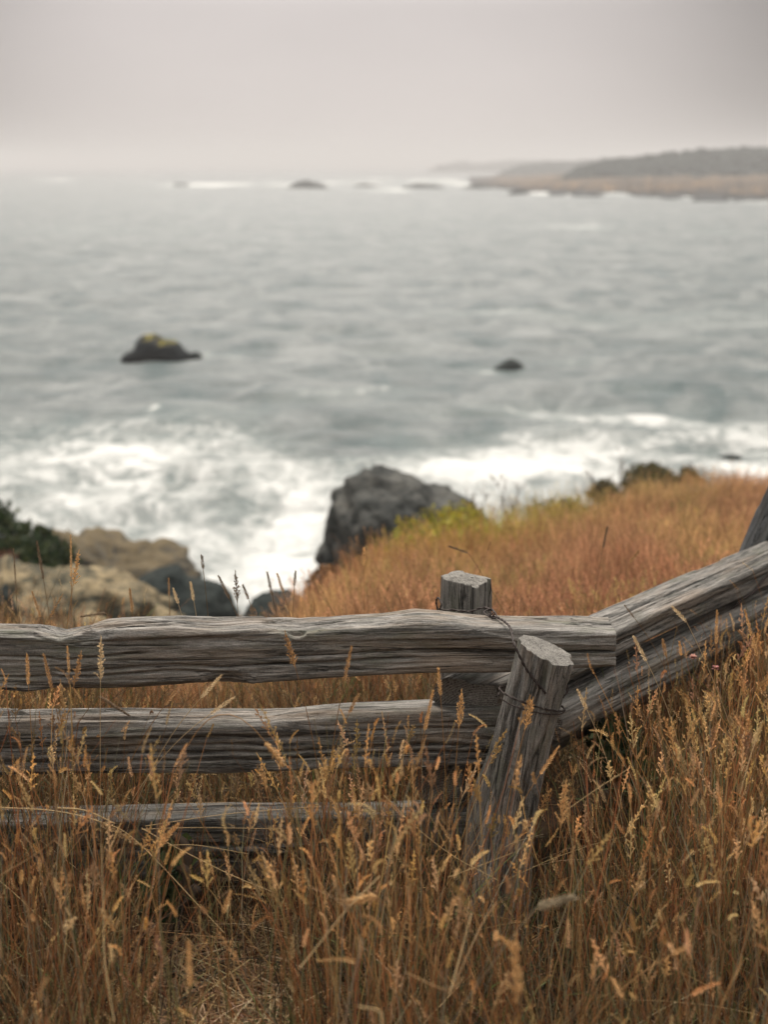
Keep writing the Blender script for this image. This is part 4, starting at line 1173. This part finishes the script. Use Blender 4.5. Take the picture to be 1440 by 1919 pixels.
# ---- single stalks that stand out
def stalk(name, kind, tip, base, y, tone, label, foot=None, group=None, rad=None, cat='grass stalk', width=.0011, dark_stem=False):
    Pt, Pb = at(*tip, y), at(*base, y)
    ax = Pt - Pb
    if foot is None:
        dx = np.clip(ax[0] / max(ax[2], .03), -1.2, 1.2)
        zf0 = ground(Pb[0], y)[0]
        xf = Pb[0] - dx * .45 * min(Pb[2] - zf0, .6)
        Pf = np.array((xf, y + random.uniform(-.05, .05), 0.0))
        if not fence_clear(np.array([Pf[0]]), np.array([Pf[1]]))[0]: Pf[1] = y
        Pf[2] = ground(Pf[0], Pf[1])[0]
    else:
        Pf = at(*foot)
    L = np.linalg.norm(Pb - Pf); al = np.linalg.norm(ax)
    mid = Pb - unit(ax) * L * .45
    if kind == 'N':                                                # nodding: the stem comes up past the head and turns over
        mid = (Pf + Pb) / 2 + np.array((0, 0, .10))
    t = np.linspace(0, 1, 16)[:, None]
    P = (1 - t) ** 2 * Pf + 2 * t * (1 - t) * mid + t ** 2 * Pb
    root = empty(name, Pf)
    tag(root, label, cat, group)
    v, q = tube_pts(P, np.linspace(width * 1.1, width * .7, 16), 5)
    sc_tone = {'gold': (.42, .24, .10), 'dark': (.22, .14, .075), 'pale': (.55, .42, .25), 'brown': (.32, .18, .08), 'grey': (.30, .25, .17)}[tone]
    hd_tone = {'gold': (.62, .38, .17), 'dark': (.19, .13, .08), 'pale': (.70, .54, .33), 'brown': (.44, .26, .12), 'grey': (.36, .29, .19)}[tone]
    make_mesh('stem', v - Pf, q, M_grass, root, col=np.tile(np.array(sc_tone), (len(v), 1)))
    S = Soup()
    d = unit(ax)[None]; bb = Pb[None]
    r_ = rad or (.0062 if kind in 'SN' else .016)
    if kind in 'SN':
        spikes(S, bb, d, np.array([al]), np.array([r_]), int(np.clip(al * 1700, 60, 190)), np.array([hd_tone]), fuzz=1.0)
        spikes(S, bb, d, np.array([al]), np.array([r_ * .7]), int(np.clip(al * 1000, 40, 110)), np.array([hd_tone]) * .8, fuzz=.7)
    else:
        panicles(S, bb, d, np.array([al]), np.array([r_]), int(np.clip(al * 260, 14, 34)), 7, np.array([hd_tone]))
        spikes(S, bb, d, np.array([al]), np.array([r_ * .3]), 40, np.array([hd_tone]) * .85)
    S.build('seed_head', M_grass, root, Pf)
    return root
yb, yf = 3.58, 2.98
for a in [
    ('S', (25, 1030), (30, 1112), yb, 'dark', 'thin dark grass spike farthest left above the top rail'),
    ('S', (69, 1016), (81, 1086), yb, 'dark', 'dark grass spike leaning left, second from the left above the top rail'),
    ('P', (148, 1030), (136, 1100), yb, 'gold', 'tall golden tufted stalk, the tallest above the top rail on the left'),
    ('S', (132, 1004), (133, 1082), yb + .05, 'gold', 'slim golden spike standing up out of the tall tufted stalk on the left'),
    ('S', (60, 1110), (76, 1158), yb, 'brown', 'short brown spike leaning left low above the left end of the top rail'),
    ('P', (118, 1112), (92, 1158), yb, 'brown', 'small branched brown head leaning right low above the left end of the top rail'),
    ('N', (153, 1155), (198, 1149), yb, 'dark', 'dark grass head lying flat just above the top rail on the left'),
    ('S', (243, 1104), (248, 1148), yb + .08, 'brown', 'brown blurred spike above the rail below the tan outcrop'),
    ('S', (316, 1084), (317, 1118), yb + .15, 'brown', 'small brown spike in front of the dark end of the outcrop'),
    ('S', (325, 1104), (334, 1132), yb, 'pale', 'pale spike leaning left below the dark end of the outcrop'),
    ('S', (357, 1092), (363, 1126), yb, 'pale', 'upright pale spike left of the dark heads over the surf'),
    ('S', (378, 1042), (381, 1068), yb, 'dark', 'dark head highest among those against the white surf'),
    ('S', (410, 1080), (430, 1122), yb, 'dark', 'dark head leaning left, left of the bushy one against the surf'),
    ('P', (441, 1070), (445, 1130), yb, 'dark', 'bushy dark head silhouetted against the white surf'),
    ('S', (456, 1098), (466, 1124), yb, 'dark', 'short dark head close on the right of the bushy one'),
    ('S', (501, 1074), (511, 1118), yb, 'dark', 'long dark head leaning left, third from the right against the surf'),
    ('S', (520, 1077), (531, 1110), yb, 'brown', 'brownish head leaning left, second from the right against the surf'),
    ('S', (554, 1072), (552, 1099), yb + .05, 'dark', 'upright dark head farthest right against the surf'),
    ('S', (683, 1028), (683, 1060), yb, 'gold', 'lone golden spike standing below the big boulder'),
    ('N', (842, 1024), (878, 1036), 3.9, 'dark', 'dark grass head lying flat above the square post'),
    ('S', (919, 1018), (905, 1056), 3.9, 'brown', 'brown stalk leaning right just above the square post'),
    ('S', (1139, 988), (1131, 1028), 4.3, 'dark', 'dark head in the meadow right of the square post'),
    ('S', (1198, 1033), (1180, 1055), 4.3, 'brown', 'thick brown head leaning right above the right rail'),
    ('S', (1172, 1135), (1190, 1158), 3.7, 'dark', 'small dark head against the upper right rail'),
    ('S', (50, 1228), (53, 1284), yf, 'gold', 'golden spike in front of the left end of the top rail'),
    ('S', (82, 1228), (97, 1292), yf, 'brown', 'brownish spike leaning left across the left part of the top rail'),
    ('S', (126, 1212), (129, 1262), yf, 'gold', 'thin golden spike across the lower half of the top rail on the left'),
    ('P', (152, 1222), (138, 1284), yf, 'brown', 'brown plume leaning right across the left part of the top rail'),
    ('P', (189, 1192), (188, 1278), yf, 'pale', 'large pale plume upright across the left part of the top rail'),
    ('P', (534, 1182), (554, 1252), yf, 'brown', 'brown plume leaning left over the knot of the top rail'),
    ('S', (659, 1212), (645, 1278), yf, 'brown', 'long brown spike leaning right across the middle of the top rail'),
    ('S', (414, 1266), (376, 1308), yf, 'pale', 'pale slanting spike just below the top rail, upper of a pair'),
    ('S', (437, 1308), (394, 1338), yf, 'pale', 'pale slanting spike above the second rail, lower of a pair'),
    ('S', (330, 1293), (308, 1322), yf + .06, 'brown', 'slanting brown spike in the upper gap left of the pale pair'),
    ('N', (240, 1340), (184, 1304), yf + .06, 'dark', 'dark drooping head in the upper gap on the left'),
    ('S', (529, 1432), (497, 1390), 2.62, 'gold', 'thick golden head drooping right across the second rail'),
    ('S', (671, 1302), (654, 1338), yf, 'brown', 'brown spike in the upper gap right of centre'),
    ('S', (822, 1254), (826, 1304), yf, 'gold', 'golden spike in front of the cut rail end beside the round post'),
    ('P', (866, 1292), (860, 1366), 2.86, 'gold', 'bushy golden head between the cut rail end and the round post'),
    ('S', (812, 1296), (796, 1370), 2.86, 'gold', 'ragged golden spike left of the cut rail end'),
    ('P', (1000, 1308), (984, 1368), 2.80, 'gold', 'golden plume leaning right in front of the round post'),
    ('S', (1084, 1294), (1101, 1330), 2.98, 'pale', 'pale spike leaning left beside the round post'),
    ('S', (1189, 1194), (1213, 1240), 3.2, 'pale', 'pale spike leaning left in front of the lower right rail'),
    ('S', (1243, 1200), (1250, 1232), 3.3, 'brown', 'knobbly brown head in front of the lower right rail'),
    ('N', (1262, 1138), (1288, 1166), 3.3, 'pale', 'pale nodding head in front of the upper right rail'),
    ('S', (1345, 1146), (1343, 1208), 3.3, 'gold', 'upright golden spike at the right, in front of the rails'),
    ('S', (1397, 1144), (1420, 1230), 3.3, 'gold', 'long golden spike leaning left near the right edge'),
    ('N', (1360, 1375), (1408, 1382), 2.9, 'dark', 'dark grass head lying flat in the grass at the right'),
    ('P', (1062, 1462), (1052, 1550), 2.55, 'gold', 'fat golden plume right of the foot of the round post'),
    ('S', (1046, 1402), (1012, 1452), 2.75, 'gold', 'golden head bent over right of the round post'),
    ('N', (1072, 1682), (1006, 1700), 1.95, 'grey', 'soft grey furry head nodding close to the camera'),
    ('N', (650, 1690), (708, 1680), 2.1, 'gold', 'golden furry head lying across a slanting straw'),
    ('S', (432, 1672), (418, 1712), 2.3, 'gold', 'golden head in front of the dark gap under the fence'),
    ('S', (375, 1598), (380, 1640), 2.8, 'gold', 'left of two small heads hanging in the dark gap'),
    ('S', (390, 1604), (401, 1642), 2.8, 'gold', 'right of two small heads hanging in the dark gap'),
    ('S', (332, 1546), (298, 1586), 2.7, 'gold', 'thick golden spike slanting right across the lowest rail'),
    ('S', (354, 1768), (356, 1850), 1.85, 'gold', 'blurred upright golden head close to the camera under the fence gap'),
    ('P', (966, 1750), (970, 1880), 1.75, 'gold', 'blurred golden plume close to the camera below the round post'),
    ('S', (1292, 1772), (1258, 1790), 2.1, 'gold', 'short slanting golden head low on the right'),
]:
    k, tip, base, y, tone, lab = a
    rad = None
    if 'thick' in lab or 'fat' in lab: rad = .0085 if k == 'S' else .02
    if 'furry' in lab: rad = .010
    if 'thin' in lab or 'slim' in lab or 'small' in lab: rad = .0045
    stalk('grass_stalk', k, tip, base, y, tone, lab, group='single grass stalks that stand out', rad=rad)

def straw(name, pts, w, tone, label, plume=None):
    P = spline([at(*p) for p in pts], 24)
    c0 = P[0].copy()
    v, q = tube_pts(P, np.linspace(w, w * .7, 24) * .72, 5)
    root = empty(name, c0)
    tag(root, label, 'straw', 'loose straws across the grass')
    make_mesh('stem', v - c0, q, M_grass, root, col=np.tile(np.array(tone), (len(v), 1)))
    if plume:
        S = Soup()
        a, b = at(*plume[0]), at(*plume[1])
        panicles(S, a[None], unit(b - a)[None], np.array([np.linalg.norm(b - a)]), np.array([.012]), 36, 9, np.array([(.50, .36, .20)]))
        S.build('seed_head', M_grass, root, c0)
st, st2 = (.54, .39, .20), (.42, .26, .12)
straw('straw', [(0, 1513, 2.75), (105, 1520, 2.74), (190, 1541, 2.72), (260, 1580, 2.70), (420, 1748, 2.6)], .0016, st, 'long broken straw with a shaggy plume sagging across the lowest rail at the left', ((185, 1540, 2.72), (272, 1590, 2.70)))
straw('straw', [(108, 1514, 2.7), (160, 1519, 2.7), (215, 1543, 2.7)], .0022, st, 'short thick pale straw lying on the long broken one')
straw('straw', [(265, 1552, 2.74), (330, 1588, 2.72), (430, 1638, 2.7), (512, 1672, 2.66)], .0013, st, 'pale straw slanting down right over the dark gap')
straw('straw', [(272, 1548, 2.76), (420, 1526, 2.76), (585, 1512, 2.76)], .0009, st, 'thin straw rising right across the lowest rail')
straw('straw', [(265, 1554, 2.76), (360, 1551, 2.78), (530, 1553, 2.78)], .0009, st, 'thin level straw across the lowest rail')
straw('straw', [(315, 1584, 2.72), (370, 1584, 2.72), (465, 1600, 2.7)], .0009, st, 'thin bowed straw just above the dark gap')
straw('straw', [(190, 1582, 2.2), (193, 1680, 2.15), (196, 1800, 2.05), (214, 1915, 1.95)], .0011, st, 'upright pale straw in the grass at the left')
straw('straw', [(712, 1642, 2.1), (650, 1705, 2.05), (580, 1792, 2.0), (560, 1815, 1.95)], .0015, st, 'pale straw slanting right under the golden furry head')
straw('straw', [(760, 1822, 1.95), (840, 1855, 1.9), (870, 1830, 1.95)], .0011, st2, 'crooked straw low down below the round post')
straw('straw', [(884, 1712, 2.1), (866, 1780, 2.05), (842, 1866, 1.95)], .0014, st, 'left of two bright straws below the round post')
straw('straw', [(932, 1690, 2.1), (900, 1740, 2.05), (850, 1850, 1.95)], .0013, st2, 'right of two bright straws below the round post')
straw('straw', [(720, 1490, 2.75), (780, 1550, 2.72), (850, 1604, 2.7), (935, 1650, 2.66)], .0011, st, 'thin straw slanting down right across the foot of the round post')
straw('straw', [(840, 1644, 2.6), (900, 1622, 2.58), (962, 1598, 2.55)], .0011, st, 'pale straw rising right at the foot of the round post')
straw('straw', [(1429, 1360, 2.6), (1410, 1410, 2.56), (1388, 1488, 2.5)], .0012, st, 'bright straw near the right edge above the dark flat head')
straw('straw', [(1060, 1520, 2.6), (1120, 1478, 2.6), (1180, 1440, 2.62)], .0010, st, 'thin bright straw rising right beside the fat golden plume')
straw('straw', [(672, 1886, 1.72), (712, 1896, 1.7), (716, 1925, 1.68)], .0016, st, 'bent pale straw at the bottom edge')
straw('straw', [(0, 1640, 2.3), (60, 1605, 2.3), (110, 1568, 2.3)], .0010, st2, 'thin straw rising right at the left edge below the lowest rail')

# ---- shrubs, weeds, flowers
def leaf_mass(outline, y, depth, n, size, pal, seed):
    """leaves through a lumpy body whose front outline is given"""
    P = np.array([at(u, v, y) for u, v in outline])
    lo, hi = P[:, [0, 2]].min(0), P[:, [0, 2]].max(0)
    poly = P[:, [0, 2]]
    pts = []
    while len(pts) < n:
        q = rng.uniform(lo, hi, (n * 3, 2))
        ins = np.zeros(len(q), bool)
        j = len(poly) - 1
        for i in range(len(poly)):
            a, b = poly[i], poly[j]
            cnd = ((a[1] > q[:, 1]) != (b[1] > q[:, 1])) & (q[:, 0] < (b[0] - a[0]) * (q[:, 1] - a[1]) / (b[1] - a[1] + 1e-9) + a[0])
            ins ^= cnd; j = i
        q = q[ins]
        dz = rng.uniform(-1, 1, len(q)) * depth
        k = noise3(np.stack([q[:, 0] * 3.0, dz * 3.0, q[:, 1] * 3.0], 1) / (depth + .3) * 1.2 + seed) > -.18
        pts += list(np.stack([q[:, 0], y + dz, q[:, 1]], 1)[k])
    p = np.array(pts[:n])
    d = unit(rng.normal(0, 1, (n, 3)) + np.array((0, 0, .6)))
    sd = unit(np.cross(d, rng.normal(0, 1, (n, 3))))
    ln = size * rng.uniform(.6, 1.4, n)
    S = Soup()
    S.add(kites(p, d, sd, ln, ln * .32), pick(pal, n, .45))
    return S
GREEN = np.array([(.028, .046, .016), (.040, .060, .020), (.020, .034, .014), (.055, .065, .022)])
OLIVE = np.array([(.075, .070, .026), (.10, .085, .03), (.05, .052, .022), (.13, .10, .04)])
RED = np.array([(.13, .05, .035), (.11, .055, .03), (.17, .075, .045)])
def shrub(outline, y, depth, n, size, pal, label, seed, base_uv, name='shrub'):
    b = at(*base_uv, y)
    r = empty(name, b)
    tag(r, label, 'shrub')
    leaf_mass(outline, y, depth, n, size, pal, seed).build('foliage', M_leaf, r, b)
    V, Q, o_ = [], [], 0
    top = np.array([at(u, v, y) for u, v in outline]).mean(0)
    for k in range(5):
        e_ = top + np.array((random.uniform(-.5, .5) * (top[2] - b[2]), random.uniform(-.4, .4) * depth, random.uniform(-.2, .2)))
        v, q = tube_pts(spline([b, (b + e_) / 2 + np.array((0.05, 0, .05)), e_], 10), np.linspace(.02, .008, 10), 5)
        V.append(v - b); Q.append(q + o_); o_ += len(v)
    make_mesh('stem', np.concatenate(V), np.concatenate(Q), plain_mat('bark', (.07, .05, .035), .9, .3), r)
shrub([(-200, 1085), (-190, 960), (-90, 950), (-30, 962), (0, 978), (30, 1000), (60, 1012), (86, 1022), (106, 1036), (120, 1056), (122, 1082), (60, 1086)], 16.6, .7, 15000, .085, GREEN, 'dark green bush at the left edge between the tan slope and the surf', 3.0, (20, 1075))
shrub([(-60, 1070), (-50, 1050), (-10, 1046), (18, 1050), (28, 1072)], 15.4, .3, 900, .06, RED, 'rusty red low plant in front of the dark green bush', 6.0, (0, 1066))
shrub([(1170, 925), (1182, 898), (1205, 884), (1235, 880), (1258, 888), (1276, 898), (1290, 925)], 17.6, .5, 3600, .05, OLIVE, 'dark olive bush on the meadow skyline', 9.0, (1230, 930))
shrub([(1276, 905), (1284, 884), (1298, 882), (1310, 892), (1318, 908)], 18.6, .25, 1200, .045, OLIVE, 'smaller dark bush just right of the olive skyline bush', 12.0, (1298, 912))
shrub([(1105, 940), (1118, 918), (1140, 908), (1160, 916), (1172, 940)], 15.4, .35, 1400, .045, OLIVE, 'low brown green bush left of the olive skyline bush', 15.0, (1140, 945))
shrub([(565, 1130), (580, 1095), (612, 1078), (650, 1085), (672, 1120), (660, 1140)], 9.2, .35, 2200, .035, np.array([(.16, .085, .04), (.22, .12, .05), (.10, .06, .03)]), 'brown bushy plants at the left foot of the big boulder', 18.0, (620, 1140))
shrub([(640, 1510), (648, 1470), (690, 1455), (718, 1475), (720, 1515)], 3.62, .12, 500, .030, GREEN, 'dark green leafy weed seen through the gap below the second rail', 21.0, (680, 1560), 'leafy_weed')
shrub([(1105, 1440), (1125, 1385), (1160, 1362), (1200, 1380), (1215, 1430), (1180, 1460)], 3.55, .12, 750, .030, GREEN, 'dark green leafy weed in front of the lower right rails', 24.0, (1160, 1520), 'leafy_weed')
shrub([(280, 1690), (290, 1610), (318, 1585), (342, 1625), (338, 1690)], 2.95, .10, 420, .028, GREEN, 'dark green leafy weed left of the dark gap under the fence', 27.0, (310, 1720), 'leafy_weed')

YG = np.array([(.30, .27, .03), (.38, .32, .04), (.22, .21, .04), (.30, .22, .05)])
OG = np.array([(.17, .16, .04), (.22, .19, .05), (.12, .12, .035), (.25, .17, .06)])
shrub([(732, 1018), (752, 996), (800, 980), (850, 968), (890, 964), (915, 978), (905, 1012), (840, 1026), (770, 1036)], 11.0, .5, 2600, .035, YG, 'bright yellow green low plants at the meadow edge right of the big boulder', 31.0, (830, 1040), 'low_plant')
shrub([(985, 972), (1010, 954), (1055, 944), (1090, 946), (1108, 962), (1080, 980), (1010, 984)], 13.6, .4, 1500, .035, YG * .85, 'yellow green low plants on the skyline below the brown green bush', 34.0, (1050, 985), 'low_plant')
shrub([(1225, 985), (1240, 955), (1275, 942), (1315, 952), (1330, 980), (1290, 992)], 11.9, .35, 900, .035, OG, 'olive green low plants around the small yellow flower', 37.0, (1280, 995), 'low_plant')
shrub([(790, 1120), (800, 1085), (835, 1070), (862, 1085), (866, 1122)], 7.4, .2, 700, .024, OG, 'olive green low plants just behind the square post', 40.0, (830, 1130), 'low_plant')

def weed(u, v0, v1, y, label, seed):
    """a dry branching weed, bare but for small seed balls"""
    rr = random.Random(seed)
    b = at(u, v1, y); b[2] = ground(b[0], b[1])[0]
    top = at(u, v0, y); H = top[2] - b[2]
    r = empty('dry_weed', b)
    tag(r, label, 'weed', 'dry weeds on the meadow skyline')
    V, Q, o_ = [], [], 0
    def br(p, d, L, w, lev):
        nonlocal o_
        e_ = p + d * L
        m_ = (p + e_) / 2 + np.array((rr.uniform(-.06, .06), rr.uniform(-.06, .06), 0)) * L
        v, q = tube_pts(spline([p, m_, e_], 7), np.linspace(w, w * .6, 7), 4)
        V.append(v - b); Q.append(q + o_); o_ += len(v)
        if lev == 0:
            H_ = Soup()
            spikes(H_, e_[None] - unit(d)[None] * .03, unit(d)[None], np.array([.06]), np.array([.013]), 24, np.array([(.13, .085, .05)]))
            H_.build('seed_head', M_grass, r, b)
            return
        for k in range(3 if lev == 2 else 3):
            t = rr.uniform(.45, 1.0)
            a = rr.uniform(0, 6.28)
            nd = unit(d + .55 * np.array((math.cos(a), math.sin(a), rr.uniform(-.1, .5))))
            br(p + d * L * t, nd, L * rr.uniform(.35, .55), w * .65, lev - 1)
    br(b, unit(np.array((rr.uniform(-.12, .12), 0, 1.0))), H * .62, .006, 2)
    make_mesh('stem', np.concatenate(V), np.concatenate(Q), M_weed, r)
M_weed = plain_mat('dry_weed_stalk', (.10, .07, .045), .9, .3)
weed(908, 880, 960, 12.2, 'dry weed on the skyline just right of the big boulder', 1)
weed(932, 872, 958, 12.4, 'tallest dry weed over the surf right of the big boulder', 2)
weed(968, 905, 958, 12.6, 'short dry weed between the boulder and the green tussock', 3)
weed(1128, 865, 930, 14.6, 'dry weed left of the olive skyline bush, thinner of two', 4)
weed(1158, 845, 925, 15.0, 'taller dry weed close left of the olive skyline bush', 5)

def flower(u, v, y, col, n, size, label, name):
    c = at(u, v, y); b = np.array((c[0] + .02, c[1] + .01, ground(c[0], c[1])[0]))
    r = empty(name, b)
    tag(r, label, 'flower')
    v_, q_ = tube_pts(spline([b, (b + c) / 2 + np.array((.01, 0, 0)), c], 10), np.linspace(.0016, .001, 10), 5)
    make_mesh('stem', v_ - b, q_, M_grass, r, col=np.tile(np.array((.16, .15, .06)), (len(v_), 1)))
    S = Soup()
    a = np.arange(n) * 2.39996
    zc = rng.uniform(-.2, 1, n)
    d = unit(np.stack([np.cos(a), np.sin(a), zc], 1)); sd = unit(np.cross(d, np.array((.1, .2, 1))))
    S.add(kites(np.repeat(c[None], n, 0), d, sd, np.full(n, size), np.full(n, size * .30)), np.array(col) * rng.uniform(.75, 1.2, (n, 1)))
    S.build('petals', M_leaf, r, b)
flower(1303, 958, 11.5, (.60, .42, .02), 26, .035, 'small yellow flower in the meadow left of the far post', 'yellow_flower')
flower(1300, 1232, 3.45, (.56, .30, .24), 40, .012, 'pale pink flower head in front of the right rails', 'pink_flower')
flower(1342, 1252, 3.45, (.50, .22, .20), 40, .011, 'deeper pink flower head right of the pale pink one', 'pink_flower')

# ------------------------------------------------------------------ sea air
def haze_box():
    x0, x1, y0, y1, z0, z1 = -6500, 6500, -300, 6500, SEA - 3.2, 30.0
    V = [(x, y, z) for x in (x0, x1) for y in (y0, y1) for z in (z0, z1)]
    Q = [(0, 1, 3, 2), (4, 6, 7, 5), (0, 4, 5, 1), (2, 3, 7, 6), (0, 2, 6, 4), (1, 5, 7, 3)]
    m = bpy.data.materials.new('sea_haze'); m.use_nodes = True
    n, l = m.node_tree.nodes, m.node_tree.links
    n.clear()
    out = n.new('ShaderNodeOutputMaterial'); pv = n.new('ShaderNodeVolumePrincipled')
    pv.inputs['Color'].default_value = (0.95, 0.93, 0.92, 1)
    pv.inputs['Density'].default_value = 0.00075
    l.new(pv.outputs[0], out.inputs['Volume'])
    o = make_mesh('haze', V, Q, m, smooth=False)
    tag(o, 'thin pale sea haze over the bay', kind='stuff')
haze_box()
